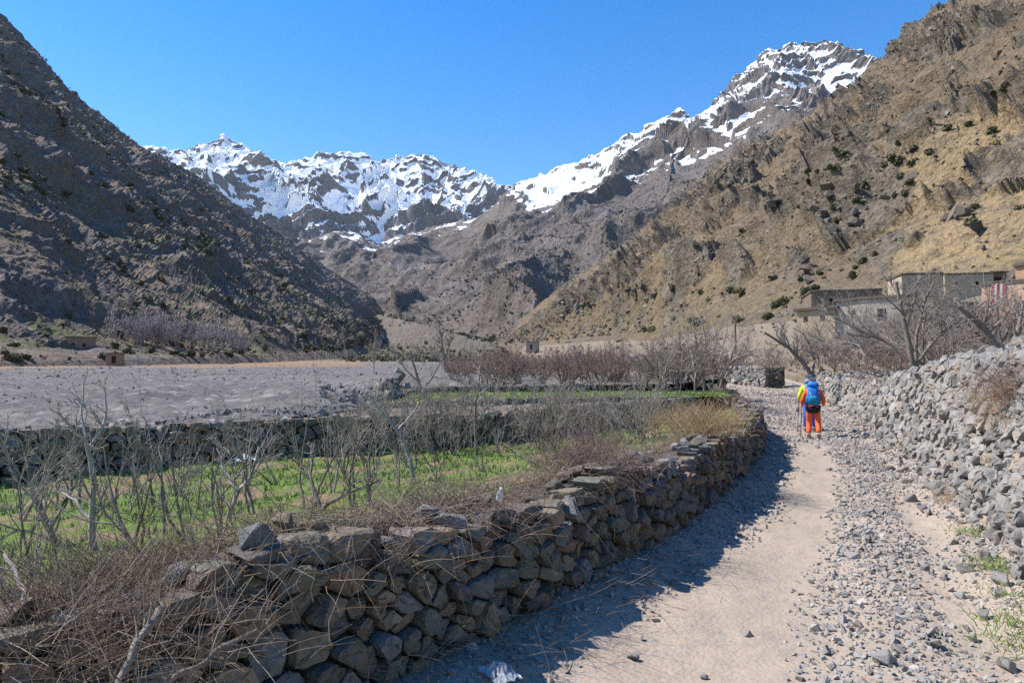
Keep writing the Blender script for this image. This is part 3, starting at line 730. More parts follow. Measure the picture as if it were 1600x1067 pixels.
size = np.concatenate([r.uniform(0.12, 0.32, n1), r.uniform(0.12, 0.3, n2), r.uniform(0.08, 0.22, n3)]); pos = np.concatenate([pos, pos2, pos3])
RM_RIGHT = rock_meshes(12, 13, 0.72, 0.025, 400, MS_RIGHT)
place_rocks(rw, pos, size, 'loose_rock', RM_RIGHT, 260, MS_RIGHT, 3, 'small_rocks')

# terrace walls of the fields
AL = Line(WALL_A[1:], 1, 4); BL = Line(WALL_B, 1, 3); CL = Line(WALL_C, 1, 3)
def interp_top(line, keys):
    k = np.array(keys); sk = np.array([line.s_of(a[0], a[1]) for a in k]); return lambda s: float(np.interp(s, sk, k[:, 2]))
tA, tB, tC = interp_top(AL, WALL_A), interp_top(BL, WALL_B), interp_top(CL, WALL_C)
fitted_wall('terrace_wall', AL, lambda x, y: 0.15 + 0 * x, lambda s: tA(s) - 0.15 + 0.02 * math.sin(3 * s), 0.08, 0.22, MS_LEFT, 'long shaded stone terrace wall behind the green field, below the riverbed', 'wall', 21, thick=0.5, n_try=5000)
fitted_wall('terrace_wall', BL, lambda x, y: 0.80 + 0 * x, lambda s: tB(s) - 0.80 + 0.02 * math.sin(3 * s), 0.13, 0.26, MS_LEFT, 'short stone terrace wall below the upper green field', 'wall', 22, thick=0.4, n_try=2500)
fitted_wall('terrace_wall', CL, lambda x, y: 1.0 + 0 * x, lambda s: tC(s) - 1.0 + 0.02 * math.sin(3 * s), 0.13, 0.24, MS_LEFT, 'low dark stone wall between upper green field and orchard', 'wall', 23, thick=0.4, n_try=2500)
# pale coping stones along the terrace walls
RM_COP = rock_meshes(6, 11, 0.4, 0.03, 500, MS_RIGHT)
for ln, tf, wall, nm in ((AL, tA, bpy.data.objects['terrace_wall'], 120), (BL, tB, bpy.data.objects['terrace_wall.001'], 60), (CL, tC, bpy.data.objects['terrace_wall.002'], 45)):
    r = np.random.RandomState(nm); s = r.uniform(0, ln.L, nm); P, N = ln.at(s)
    pos = np.concatenate([P + N * (-0.12 - r.uniform(0, 0.22, nm))[:, None], (np.array([tf(x) for x in s]) + r.uniform(-0.02, 0.03, nm))[:, None]], 1)
    place_rocks(wall, pos, r.uniform(0.12, 0.30, nm), 'cap_stone', RM_COP, nm, MS_RIGHT, nm, 'x', 0.2)
# far wall across the bend of the path, with its dark end
FLn = Line([(14.9, 40.3), (14.0, 42.5), (12.9, 45), (11.9, 47.5)], -1, 2)
fitted_wall('far_wall', FLn, lambda x, y: z_path(y) - 0.2 + 0 * x, lambda s: 1.45 - 0.05 * s, 0.16, 0.32, MS_RIGHT, 'pale stone wall at the far bend of the path', 'wall', 31, thick=0.5, n_try=1500)
PLn = Line([(15.1, 40.4), (16.05, 40.2)], 1, 0)
fitted_wall('wall_end', PLn, lambda x, y: z_path(y) - 0.1 + 0 * x, lambda s: 1.35, 0.14, 0.26, MS_LEFT, 'dark square stone wall end beside the far bend of the path', 'wall', 33, thick=0.7, n_try=400)

# ------------------------------------------------------------------ gravel, loose stones, riverbed stones
r = np.random.RandomState(77)
n = 56000
y = 2.3 * (42 / 2.3) ** r.uniform(0, 1, n) ** 0.9
l = np.interp(y, LS[:, 1], LS[:, 0]); rr = np.interp(y, RS[:, 1], RS[:, 0])
t = r.uniform(0.0, 1.03, n); x = l + (rr - l) * t
nz = fbm(np.stack([x, y, 0 * x], -1) * 0.55 + 3, 4, 0.6)
dens = 0.95 - 1.25 * np.exp(-((t - 0.36 - 0.05 * nz) / 0.15) ** 2) * sstep(30, 12, y) - 0.55 * np.exp(-((t - 0.80) / 0.08) ** 2) * sstep(18, 9, y) - 0.25 * sstep(0.70, 0.78, t) * sstep(14, 8, y) - 0.2 * sstep(5.4, 3.6, y) + 0.55 * np.exp(-((t - 0.62) / 0.09) ** 2) + 0.5 * nz - 0.25 * np.exp(-((t - 0.1) / 0.07) ** 2)
keep = (r.uniform(0, 1, n) < dens) & ((t > 0.02) | (y > 4)); x, y, t, nz = x[keep], y[keep], t[keep], nz[keep]; n = len(x)
size = np.clip(np.exp(r.normal(-3.6, 0.48, n)), 0.010, 0.13) * np.clip(0.75 + y * 0.04, 0.85, 1.7)
pos = np.stack([x, y, path_z(x, y) + size * 0.14], -1)
tag(scatter('gravel', [rock_proto(600 + k, 7, 0.7) for k in range(8)], pos, size[:, None] * r.uniform(0.75, 1.3, (n, 3)), rots(n, 0.6, r), r.randint(0, 8, n), MS_GRAV),
    'loose grey gravel strewn over the path', 'gravel', None, 'stuff')
# loose stones big enough to pick up one by one
RM_LOOSE = rock_meshes(8, 12, 0.62, 0.03, 620, MS_GRAV)
spots = [(1168, 992, 0.075), (1382, 1036, 0.12), (1405, 960, 0.07), (1376, 963, 0.06), (1440, 968, 0.06), (1570, 1045, 0.13), (1330, 985, 0.05), (1435, 790, 0.10), (1440, 862, 0.10), (1500, 935, 0.09), (1475, 905, 0.09), (1540, 965, 0.10), (1462, 1010, 0.08), (1300, 1045, 0.05), (988, 1030, 0.07), (1005, 1000, 0.05), (1335, 905, 0.05), (1292, 960, 0.04), (1295, 735, 0.12), (1430, 950, 0.06), (1250, 1062, 0.05), (1490, 850, 0.09), (1395, 780, 0.08), (1518, 1000, 0.09), (1558, 930, 0.12), (1100, 1060, 0.05)]
for k, (sx, sy, sz) in enumerate(spots):
    d = 4.0
    for _k in range(8):
        q = at(sx, sy, d); d *= (EYE - float(path_z(q[0], q[1]))) / (EYE - q[2])
    q = at(sx, sy, d)
    o = link('loose_stone', RM_LOOSE[k % 8]); o.location = (q[0], q[1], float(path_z(q[0], q[1])) + sz * 0.22); o.rotation_euler = (r.uniform(-.3, .3), r.uniform(-.3, .3), r.uniform(0, 6)); o.scale = (sz * 1.3, sz * 1.2, sz * 1.2)
    tag(o, 'single loose grey stone lying among the gravel of the path', 'stone', 'loose stones on the path')
# riverbed stones
n = 16000
sx = r.uniform(-80, 760, n); d = 9.0 * (240 / 9.0) ** r.uniform(0, 1, n)
x = (sx - 800) / F * d; sA_ = np.interp(sx, lw_az, [k[1] for k in WALL_A[2:8]])
ok = (d > sA_ + 0.3) & ((sx < 585) | (d > 33)) & (fbm(np.stack([x, d, 0 * x], -1) / 6.0, 3) > -0.35)
x, d = x[ok], d[ok]; n = len(x)
size = np.exp(r.normal(-2.6, 0.45, n)) * np.clip(0.6 + d / 70, 0.7, 2.3)
pos = np.stack([x, d, z_bed(d) + 0.10 * size], -1)
pos[:, 2] += 0.16 * fbm(np.stack([x, d, z_bed(d)], -1) / 4.0, 4, 0.6) + 0.35 * fbm(np.stack([x, d, z_bed(d)], -1) / 22.0, 3)
MS_BED = mat_stone('riverbed_cobble', [(0.0, (0.11, 0.102, 0.098)), (0.4, (0.165, 0.152, 0.142)), (0.8, (0.21, 0.195, 0.182)), (1.0, (0.28, 0.265, 0.25))], mott=0.2, bumps=0.02)
tag(scatter('riverbed_stones', [rock_proto(640 + k, 7, 0.75) for k in range(8)], pos, size[:, None] * r.uniform(0.75, 1.3, (n, 3)), rots(n, 0.6, r), r.randint(0, 8, n), MS_BED), 'grey cobbles covering the wide riverbed', 'cobbles', None, 'stuff')

# ------------------------------------------------------------------ bare trees
def tubes(P, R, sides=3):
    N, K = P.shape[:2]
    T = np.gradient(P, axis=1); T /= np.linalg.norm(T, axis=-1)[..., None] + 1e-9
    ref = np.where(np.abs(T[..., 2:3]) > 0.9, np.array((1.0, 0, 0)), np.array((0, 0, 1.0)))
    U = np.cross(T, ref); U /= np.linalg.norm(U, axis=-1)[..., None] + 1e-9; W = np.cross(T, U)
    a = np.arange(sides) * 2 * math.pi / sides
    V = P[:, :, None] + R[:, :, None, None] * (np.cos(a)[None, None, :, None] * U[:, :, None] + np.sin(a)[None, None, :, None] * W[:, :, None])
    idx = np.arange(N * K * sides).reshape(N, K, sides); nx = np.roll(idx, -1, 2)
    Q = np.stack([idx[:, :-1], nx[:, :-1], nx[:, 1:], idx[:, 1:]], -1).reshape(-1, 4)
    return V.reshape(-1, 3), Q
def shoots(r, P0, D0, L, R0, K, wig, up, tip=0.35):
    """N wiggling shoots from P0 in direction D0"""
    N = len(P0); P = np.zeros((N, K, 3)); P[:, 0] = P0; D = D0.copy()
    st = (np.asarray(L) / (K - 1))[:, None]
    for k in range(1, K):
        P[:, k] = P[:, k - 1] + D * st
        D = D + r.normal(0, wig, (N, 3)) + np.array((0, 0, up)); D /= np.linalg.norm(D, axis=1)[:, None]
    R = np.asarray(R0)[:, None] * (1 - (1 - tip) * np.linspace(0, 1, K))[None]
    return P, R
def kids(r, P, R, n, t0, t1, ang, lf, K, wig, up, rf=0.6, rmin=0.003, tip=0.4):
    N, K0 = P.shape[:2]; par = np.repeat(np.arange(N), n); M_ = len(par)
    t = r.uniform(t0, t1, M_) * (K0 - 1); i = np.minimum(t.astype(int), K0 - 2); f = (t - i)[:, None]
    p0 = P[par, i] * (1 - f) + P[par, i + 1] * f; tan = P[par, i + 1] - P[par, i]; tan /= np.linalg.norm(tan, axis=1)[:, None] + 1e-9
    rnd_ = r.normal(size=(M_, 3)); side = np.cross(tan, rnd_); side /= np.linalg.norm(side, axis=1)[:, None] + 1e-9
    a = r.uniform(ang * 0.6, ang * 1.35, M_)[:, None]
    D = tan * np.cos(a) + side * np.sin(a)
    plen = np.linalg.norm(np.diff(P, axis=1), axis=2).sum(1)[par]
    L = plen * lf * (1 - 0.45 * t / (K0 - 1)) * r.uniform(0.55, 1.3, M_)
    rb_ = np.maximum((R[par, i]) * rf, rmin)
    return shoots(r, p0, D, L, rb_, K, wig, up, tip)
def bare_tree(seed, h=2.0, stems=1, lean=0.25, nb=(7, 5, 4), rb=0.03, rmin=0.0035, ang=0.7, up=0.12, wig=0.16, lf=(0.6, 0.55, 0.5)):
    r = np.random.RandomState(seed)
    D0 = np.stack([r.normal(0, lean, stems), r.normal(0, lean, stems), np.ones(stems)], -1); D0 /= np.linalg.norm(D0, axis=1)[:, None]
    P, R = shoots(r, r.normal(0, 0.03 * h * (stems > 1), (stems, 3)) * np.array((1, 1, 0)), D0, h * r.uniform(0.6, 0.8, stems), np.full(stems, rb), 8, wig * 0.8, up * 0.6, 0.35)
    P[:, 0, 2] -= 0.05 * h
    trunk = tubes(P, R, 6); br = []
    a, b = P, R
    for lv, n_ in enumerate(nb):
        a, b = kids(r, a, b, n_, 0.22 if lv == 0 else 0.15, 1.0, ang, lf[lv], 6 if lv < 2 else 5, wig, up if lv < 2 else up * 0.5, 0.62, rmin)
        br.append(tubes(a, b, 4 if lv == 0 else 3))
    Vs, Ts, o = [], [], 0
    for v_, q_ in br: Vs.append(v_); Ts.append(q_ + o); o += len(v_)
    return trunk, (np.concatenate(Vs), np.concatenate(Ts))
def mat_bark(name, a, b, rough=0.85):
    m = M(name, rough, 0.2)
    n1 = m.noise(14.0, 5, 0.65); col = m.mix(m.map(n1, 0.35, 0.65), a, b)
    col = m.mix(m.map(m.rnd(), 0, 1, 0, 0.45), col, tuple(x * 0.6 for x in a))
    return m.done(col, m.bump(m.noise(60.0, 4, 0.6), 0.5, 0.01))
MB_DARK = mat_bark('dark_bark', (0.15, 0.122, 0.10), (0.24, 0.205, 0.17))
MB_TWIG = mat_bark('grey_brown_twigs', (0.25, 0.21, 0.175), (0.36, 0.315, 0.27))
MB_PALE = mat_bark('pale_grey_bark', (0.42, 0.38, 0.33), (0.30, 0.27, 0.235))
MB_RED = mat_bark('reddish_twigs', (0.23, 0.155, 0.125), (0.30, 0.22, 0.185))
MB_LILAC = mat_bark('grey_fruit_tree_twigs', (0.225, 0.185, 0.16), (0.31, 0.265, 0.235))
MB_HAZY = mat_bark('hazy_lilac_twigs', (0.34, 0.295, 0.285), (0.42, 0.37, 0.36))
MB_STRAW = mat_bark('straw_dry_stalks', (0.42, 0.31, 0.18), (0.32, 0.23, 0.13))
def tree_protos(n, seed, mt, mb, **kw):
    out = []
    for k in range(n):
        t_, b_ = bare_tree(seed + k, **kw)
        out.append((mesh_from('trunk', *t_, True, mats=(mt,)), mesh_from('branches', *b_, True, mats=(mb,))))
    return out
def put_tree(proto, loc, sc_, rz, label, group=None, name='bare_tree', tilt=(0, 0), cat='tree'):
    o = empty(name, loc, rz); o.scale = (sc_, sc_, sc_) if not hasattr(sc_, '__len__') else sc_
    o.rotation_euler = (tilt[0], tilt[1], rz)
    tag(o, label, cat, group)
    link('trunk', proto[0], None, o); link('branches', proto[1], None, o)
    return o
SAP = tree_protos(8, 10, MB_DARK, MB_TWIG, h=1.7, stems=2, lean=0.36, nb=(4, 5, 3), rb=0.016, rmin=0.0026, ang=0.6, up=0.10)
BUSH = tree_protos(6, 40, MB_DARK, MB_TWIG, h=1.8, stems=4, lean=0.45, nb=(5, 5, 4), rb=0.016, rmin=0.0042, ang=0.6, up=0.12)
REDB = tree_protos(5, 60, MB_DARK, MB_RED, h=2.2, stems=4, lean=0.4, nb=(5, 5, 4), rb=0.03, rmin=0.009, ang=0.55, up=0.14)
BIG = tree_protos(6, 80, MB_DARK, MB_LILAC, h=4.5, stems=1, lean=0.3, nb=(9, 7, 5), rb=0.075, rmin=0.009, ang=0.75, up=0.05, lf=(0.85, 0.6, 0.5))
POP = tree_protos(2, 95, MB_PALE, MB_STRAW, h=6.0, stems=1, lean=0.05, nb=(22, 5, 3), rb=0.07, rmin=0.012, ang=0.45, up=0.22, lf=(0.30, 0.5, 0.5), wig=0.08)
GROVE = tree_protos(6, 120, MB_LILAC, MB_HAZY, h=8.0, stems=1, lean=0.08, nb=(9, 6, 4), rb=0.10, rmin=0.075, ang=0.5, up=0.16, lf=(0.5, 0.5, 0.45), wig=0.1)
r = np.random.RandomState(90)
def field_at(px, py, z):
    d = 8.0
    for _k in range(10):
        q = at(px, py, d); d *= (EYE - z) / (EYE - q[2])
    return at(px, py, d)
# saplings of the green field: feet read off the photograph
feet = [(30, 860), (60, 905), (95, 800), (110, 930), (215, 850), (250, 800), (300, 850), (330, 790), (400, 830), (440, 760), (470, 820), (520, 790), (540, 750), (590, 820), (630, 780), (650, 740), (690, 770), (720, 735), (190, 820), (310, 810), (545, 810), (760, 755), (790, 720), (830, 730), (870, 715), (900, 735), (940, 705), (985, 715), (1010, 690), (1040, 700), (560, 720), (480, 735), (370, 760), (290, 745), (200, 770), (130, 790), (60, 770), (20, 820), (860, 690), (780, 700), (930, 685), (700, 705), (620, 712), (1070, 675), (150, 755), (20, 760), (345, 905), (235, 885), (820, 700), (975, 690), (1020, 668)]
for k, (fx, fy) in enumerate(feet):
    q = field_at(fx, fy, FIELD_Z + (0.25 if fy > 840 else 0.05))
    put_tree(SAP[k % 8], (q[0], q[1], q[2] - 0.05), r.uniform(0.6, 0.95) * (0.8 if fy > 840 else 1.0), r.uniform(0, 6.28), 'thin bare sapling %s, %s' % ('in the front row' if fy > 800 else 'in the lower field' if fy > 735 else 'along the long terrace wall', 'near the tall pale tree' if fx < 260 else 'near the whitish curved stem' if fx < 560 else 'near the bleached white limb' if fx < 800 else 'towards the wall bend'), 'bare saplings in the lower field', 'bare_sapling', (r.normal(0, 0.22), r.normal(0, 0.22)))
for k in range(48):                                              # denser scrub towards the bend
    fx = r.uniform(560, 1075); fy = 700 - (fx - 560) * 0.06 + r.uniform(-14, 30)
    q = field_at(fx, fy, FIELD_Z + 0.1)
    put_tree(BUSH[k % 6], (q[0], q[1], q[2] - 0.05), r.uniform(0.55, 0.95), r.uniform(0, 6.28), 'dense bare grey bush near the far end of the lower field', 'bare bushes at the far end of the lower field', 'bare_bush', cat='bush')

# ------------------------------------------------------------------ finding ground under things
HP = {k: proj(v[0]) for k, v in HILLS.items()}
def hill_at(name, px, py):
    V, N, _ = HILLS[name]; X, Y = HP[name]
    e = (X - px) ** 2 + (Y - py) ** 2; e = np.where(V[..., 1] < 20, 1e9, e)
    c = np.argsort(e.ravel())[:6]; pts = V.reshape(-1, 3)[c]
    return pts[np.argmin(pts[:, 1])]
def bank_z(x, y):
    e = (BANKV[..., 0] - x) ** 2 + (BANKV[..., 1] - y) ** 2; return float(BANKV.reshape(-1, 3)[np.argmin(e), 2])

# ------------------------------------------------------------------ trees with a shape of their own
def custom_tree(lines, d, radii, mt, mb, label, nb=(6, 4, 3), rmin=0.003, name='bare_tree', seed=1, group=None, lf=(0.42, 0.55, 0.5), ang=0.75, up=0.08):
    r = np.random.RandomState(seed); Ps = []
    for ln in lines:
        q = np.array([at(a[0], a[1], d + (a[2] if len(a) > 2 else 0)) for a in ln]); Pr, _ = resample(np.concatenate([q], 0), 9) if False else (None, None)
        s_ = np.concatenate([[0], np.cumsum(np.linalg.norm(np.diff(q, axis=0), axis=1))]); tq = np.linspace(0, s_[-1], 9)
        p = np.stack([np.interp(tq, s_, q[:, j]) for j in range(3)], -1) + r.normal(0, 0.006, (9, 3)); p[0] = q[0]
        Ps.append(p)
    base = Ps[0][0].copy(); P = np.stack(Ps) - base
    R = np.stack([np.linspace(a, a * 0.4, 9) for a in radii])
    root = empty(name, base); tag(root, label, 'tree', group)
    v_, q_ = tubes(P, R, 6); link('trunk', mesh_from('trunk', v_, q_, True), mt, root)
    a, b = P, R; Vs, Ts, o = [], [], 0
    for lv, n_ in enumerate(nb):
        a, b = kids(r, a, b, n_, 0.35 if lv == 0 else 0.15, 1.0, ang, lf[lv], 6 if lv < 2 else 5, 0.17, up, 0.55, rmin)
        v_, q_ = tubes(a, b, 3); Vs.append(v_); Ts.append(q_ + o); o += len(v_)
    link('branches', mesh_from('branches', np.concatenate(Vs), np.concatenate(Ts), True), mb, root)
    return root
custom_tree([[(182, 930), (152, 880), (140, 820), (148, 765), (140, 720), (136, 690)], [(141, 815), (118, 780, .1), (90, 765, .2)], [(138, 705), (165, 655, .1), (162, 600, .1)], [(136, 690), (105, 660, -.1), (80, 640, -.2)], [(140, 720), (128, 650, .1), (132, 590, .2)]], 4.9, (0.032, 0.013, 0.013, 0.012, 0.011), MB_PALE, MB_TWIG, 'tall pale-barked bare tree with a crooked trunk at the field edge', seed=3)
custom_tree([[(368, 872), (362, 835), (358, 800), (372, 768), (396, 738), (402, 700)], [(372, 768), (350, 735, .1), (340, 700, .2)]], 6.0, (0.026, 0.012), MB_PALE, MB_TWIG, 'small bare tree with a curved whitish stem beside the brushwood', seed=4, nb=(5, 4, 2))
custom_tree([[(650, 760), (640, 718), (622, 672), (600, 650), (572, 615)], [(622, 672), (650, 640, .2), (660, 610, .3)]], 8.4, (0.03, 0.015), MB_PALE, MB_TWIG, 'bare tree with one bleached white limb leaning over the field', seed=6, nb=(6, 4, 3))
custom_tree([[(118, 940), (98, 885), (78, 825), (48, 760), (40, 705)], [(78, 825), (110, 770, .1), (115, 720, .2)], [(60, 790), (20, 740, .1), (5, 700, .2)]], 5.0, (0.026, 0.013, 0.012), MB_DARK, MB_TWIG, 'dark forked bare tree next to the tall pale-barked tree', seed=7)
custom_tree([[(480, 835), (500, 795), (540, 772), (596, 750)], [(500, 795), (485, 745, .1), (490, 690, .3)]], 6.3, (0.028, 0.018), MB_DARK, MB_TWIG, 'low dark tree leaning far over above the wall brushwood', seed=8)
custom_tree([[(745, 712), (742, 640), (748, 600), (752, 560)], [(744, 660), (765, 630, .1), (780, 600, .2)]], 12.0, (0.03, 0.014), MB_DARK, MB_TWIG, 'tall straight dark bare tree standing before the terrace wall', seed=9, nb=(9, 4, 3), lf=(0.3, 0.5, 0.5))
custom_tree([[(1432, 598), (1424, 560), (1416, 520), (1408, 480), (1400, 440)], [(1424, 565), (1390, 535, .3), (1340, 515, .6), (1295, 490, 1)], [(1428, 575), (1460, 530, .2), (1500, 500, .5), (1540, 470, .9)], [(1430, 585), (1432, 520, .3), (1445, 470, .5), (1460, 440, .8)], [(1428, 580), (1380, 590, -.2), (1330, 575, -.3)]], 22.0, (0.11, 0.075, 0.065, 0.065, 0.045), MB_DARK, MB_LILAC, 'broad spreading bare tree behind the rubble wall', seed=12, nb=(8, 6, 5), rmin=0.011, lf=(0.45, 0.5, 0.5))
custom_tree([[(1575, 575), (1560, 545), (1535, 510), (1500, 480)], [(1570, 565), (1590, 520, .3), (1600, 470, .5)], [(1565, 555), (1540, 560, .3), (1500, 545, .6)]], 16.0, (0.10, 0.08, 0.05), MB_DARK, MB_LILAC, 'bare tree with thick low limbs above the straw on the rubble wall', seed=13, nb=(7, 6, 4), rmin=0.009)
custom_tree([[(1275, 605), (1262, 575), (1235, 545), (1195, 520)], [(1270, 592, 0.02), (1272, 560, .4), (1255, 520, .8)]], 31.0, (0.12, 0.09), MB_DARK, MB_LILAC, 'dark leaning bare tree right behind the walking hikers', seed=14, nb=(8, 6, 5), rmin=0.012)

# upright bare trees in the middle distance
def zfield(x, y): return 1.05 if y < 29 else float(z_bed(y))
custom_tree([[(664, 622), (655, 598), (648, 575), (640, 548)], [(660, 612), (678, 585, .2), (690, 560, .4)], [(655, 598), (632, 575, .1), (622, 560, .2)]], 18.5, (0.05, 0.03, 0.025), MB_DARK, MB_LILAC, 'rounded bare tree at the left end of the upper green field', seed=16, nb=(7, 5, 4), rmin=0.007)
put_tree(POP[0], (*at(584, 586, 58)[:2], float(z_bed(58)) - 0.1), 0.78, 1.0, 'slender poplar with yellowish twigs standing alone by the riverbed', name='poplar_tree')
custom_tree([[(697, 588), (694, 560), (690, 530), (684, 498)], [(695, 560), (703, 535, .3), (708, 515, .5)]], 46.0, (0.10, 0.06), MB_DARK, MB_DARK, 'tall thin dark bare tree above the orchard twigs', seed=18, nb=(10, 5, 3), rmin=0.014, lf=(0.3, 0.5, 0.5))
put_tree(POP[1], (*at(972, 560, 76)[:2], bank_z(*at(972, 560, 76)[:2])), 0.85, 2.0, 'thin faint poplar rising above the middle of the orchard', name='poplar_tree')
r = np.random.RandomState(41)
n_or = 0
while n_or < 250:
    d = 30.5 * (64 / 30.5) ** r.uniform(0, 1); px_ = r.uniform(700 if d > 36 else 760, 1150)
    x = (px_ - 800) / F * d
    if x > np.interp(d, LS[:, 1], LS[:, 0]) - 0.8 and d < 47: continue
    put_tree(REDB[r.randint(5)], (x, d, (bank_z(x, d) if d > 52 else float(z_bed(d))) - 0.05), r.uniform(0.6, 1.05), r.uniform(0, 6.28), 'short bare orchard tree in the reddish rows beyond the upper field', 'orchard trees beyond the upper field', 'orchard_tree'); n_or += 1
for k, (px_, d, sc_) in enumerate([(1015, 25.5, .62), (1040, 27, .7), (1062, 26, .6), (1085, 29, .75), (1100, 30, .85), (1110, 33, .9), (1072, 32, .8), (1030, 31, .7), (1125, 37, .9), (1000, 33, .6), (960, 36, .6)]):
    x = (px_ - 800) / F * d
    put_tree(BIG[k % 6], (x, d, zfield(x, d) - 0.1), sc_, r.uniform(0, 6.28), 'grey many-branched bare tree left of the far bend of the path', 'bare trees left of the far bend')
for k in range(90):
    px_ = r.uniform(1130, 1600); d = r.uniform(27, 52) if px_ < 1420 else r.uniform(20, 45)
    x = (px_ - 800) / F * d
    if x < np.interp(d, RS[:, 1], RS[:, 0]) + 1.8 and d < 46: continue
    put_tree(BIG[k % 6], (x, d, bank_z(x, d) - 0.1), r.uniform(0.55, 0.95), r.uniform(0, 6.28), 'grey bare tree of the thicket, %s' % ('close to the dark wall end' if px_ < 1260 else 'below the whitewashed wing' if px_ < 1390 else 'around the broad spreading tree' if px_ < 1500 else 'in front of the pinkish house'), 'bare trees of the thicket below the houses', 'thicket_tree')
for k in range(150):
    px_ = r.uniform(1090, 1600); d = r.uniform(24, 62)
    x = (px_ - 800) / F * d
    if x < np.interp(d, RS[:, 1], RS[:, 0]) + 1.3 and d < 46: continue
    put_tree(REDB[k % 5], (x, d, bank_z(x, d) - 0.05), r.uniform(0.6, 1.05), r.uniform(0, 6.28), 'low reddish bare bush %s' % ('behind the far pale wall' if px_ < 1200 else 'behind the hikers' if px_ < 1330 else 'under the broad spreading tree' if px_ < 1480 else 'under the pinkish house'), 'bushes of the thicket below the houses', 'bare_bush', cat='bush')
for k in range(80):                                               # bare scrub on the valley floor far ahead
    d = 260 * (1000 / 260) ** r.uniform(0, 1); px_ = r.uniform(520 + (d > 500) * 50, 775)
    put_tree(GROVE[k % 6], ((px_ - 800) / F * d, d, float(z_bed(d)) - 0.3), r.uniform(0.4, 0.8) * (0.6 + d / 700), r.uniform(0, 6.28), 'small grey bare tree on the distant valley floor', 'bare trees on the distant valley floor', 'valley_tree')
# grove at the foot of the left hillside and scrub strips higher up
for k in range(120):
    t = r.uniform(0, 1); px_ = 185 + 195 * t + r.normal(0, 10); py_ = 540 + 15 * t - r.uniform(0, 26) * (1 - 0.75 * t)
    q = hill_at('left_hillside', px_, py_)
    put_tree(GROVE[k % 6], (q[0], q[1], q[2] - 0.3), r.uniform(0.85, 1.5), r.uniform(0, 6.28), 'slender lilac-grey bare tree in the grove under the left slope', 'grove under the left slope', 'grove_tree')
for (x0, y0, x1, y1, w, n_, sc_) in ((90, 440, 230, 500, 14, 34, 0.75), (235, 410, 335, 462, 10, 26, 1.0), (385, 440, 480, 505, 12, 30, 1.3), (590, 485, 740, 520, 10, 22, 2.2), (490, 530, 620, 545, 6, 16, 1.4), (390, 520, 470, 548, 8, 12, 1.0)):
    for k in range(n_):
        t = r.uniform(0, 1); q = hill_at('left_hillside' if x0 < 560 else 'dotted_mountain', x0 + (x1 - x0) * t + r.normal(0, 5), y0 + (y1 - y0) * t + r.normal(0, w))
        put_tree(GROVE[k % 6], (q[0], q[1], q[2] - 0.5), sc_ * r.uniform(0.6, 1.0), r.uniform(0, 6.28), 'small grey bare tree in a scrub strip across the valley side', 'scrub strips on the valley sides', 'scrub_tree')

# ------------------------------------------------------------------ brushwood, dry grass, turf
def stalks(name, P0, D0, L, R0, K, wig, up, mat, label, cat, seed, sides=3):
    r = np.random.RandomState(seed)
    P, R = shoots(r, P0, D0 / np.linalg.norm(D0, axis=1)[:, None], L, R0, K, wig, up, 0.35)
    v_, q_ = tubes(P, R, sides)
    o = link(name, mesh_from(name, v_, q_, True), mat); tag(o, label, cat, None, 'stuff'); return o
def mat_brush(name, stops):
    m = M(name, 0.9, 0.15); col = m.ramp(m.rnd(), stops); return m.done(col)
MBR = mat_brush('dead_brush', [(0, (0.14, 0.095, 0.065)), (0.3, (0.24, 0.165, 0.11)), (0.6, (0.20, 0.17, 0.14)), (0.8, (0.36, 0.29, 0.22)), (1.0, (0.11, 0.085, 0.07))])
MSTR = mat_brush('dry_straw', [(0, (0.33, 0.22, 0.12)), (0.5, (0.46, 0.34, 0.19)), (1.0, (0.26, 0.17, 0.10))])
r = np.random.RandomState(55)
n = 8600
s = sA - 1.0 + (LL.s_of(3.3, 10.2) - sA + 1.0) * r.uniform(0, 1, n) ** 1.7
P, N = LL.at(s); off = -0.22 - 0.28 * sstep(2.5, 6, s - sA) - np.abs(r.normal(0, 0.32, n)); lump = 0.6 + 0.8 * perlin(np.stack([s * 0.9, 0 * s + 2.5, 0 * s], -1))
zt = np.array([left_top(q) for q in s]) - 0.10 + np.abs(r.normal(0, 0.10, n)) * np.clip(lump, 0.2, 1.4) - np.clip(-off - 0.45, 0, 2) * 0.42
keep = zt > 0.3; P0 = np.concatenate([P + N * off[:, None], zt[:, None]], 1)[keep]; n = len(P0)
D0 = r.normal(0, 1, (n, 3)) * np.array((1, 1, 0.33)) + np.array((0, 0, 0.12))
stalks('brushwood', P0, D0, r.uniform(0.12, 0.52, n), r.uniform(0.0016, 0.0038, n), 4, 0.36, -0.03, MBR, 'tangled dead brushwood heaped along the top of the shaded wall', 'brushwood', 1)
n = 80                                                            # trailing twigs hanging over the face
s = sA + (LL.s_of(0.9, 5.9) - sA) * r.uniform(0, 1, n); P, N = LL.at(s)
P0 = np.concatenate([P + N * r.uniform(-0.2, -0.02, n)[:, None], np.array([left_top(q) for q in s])[:, None] + r.uniform(-0.05, 0.05, (n, 1))], 1)
D0 = np.concatenate([N * 0.8, np.full((n, 1), 0.1)], 1) + r.normal(0, 0.4, (n, 3))
stalks('trailing_twigs', P0, D0, r.uniform(0.2, 0.6, n), r.uniform(0.0009, 0.002, n), 7, 0.2, -0.28, MB_DARK, 'thin dead stems trailing over the face of the shaded wall', 'twigs', 2)
n = 900                                                            # litter of twigs and roots at the foot of the wall
s = sA - 0.4 + (LL.s_of(1.63, 6.96) - sA) * r.uniform(0, 1, n) ** 1.5; P, N = LL.at(s)
o_ = np.abs(r.normal(0, 0.25, n)); xy = P + N * o_[:, None]
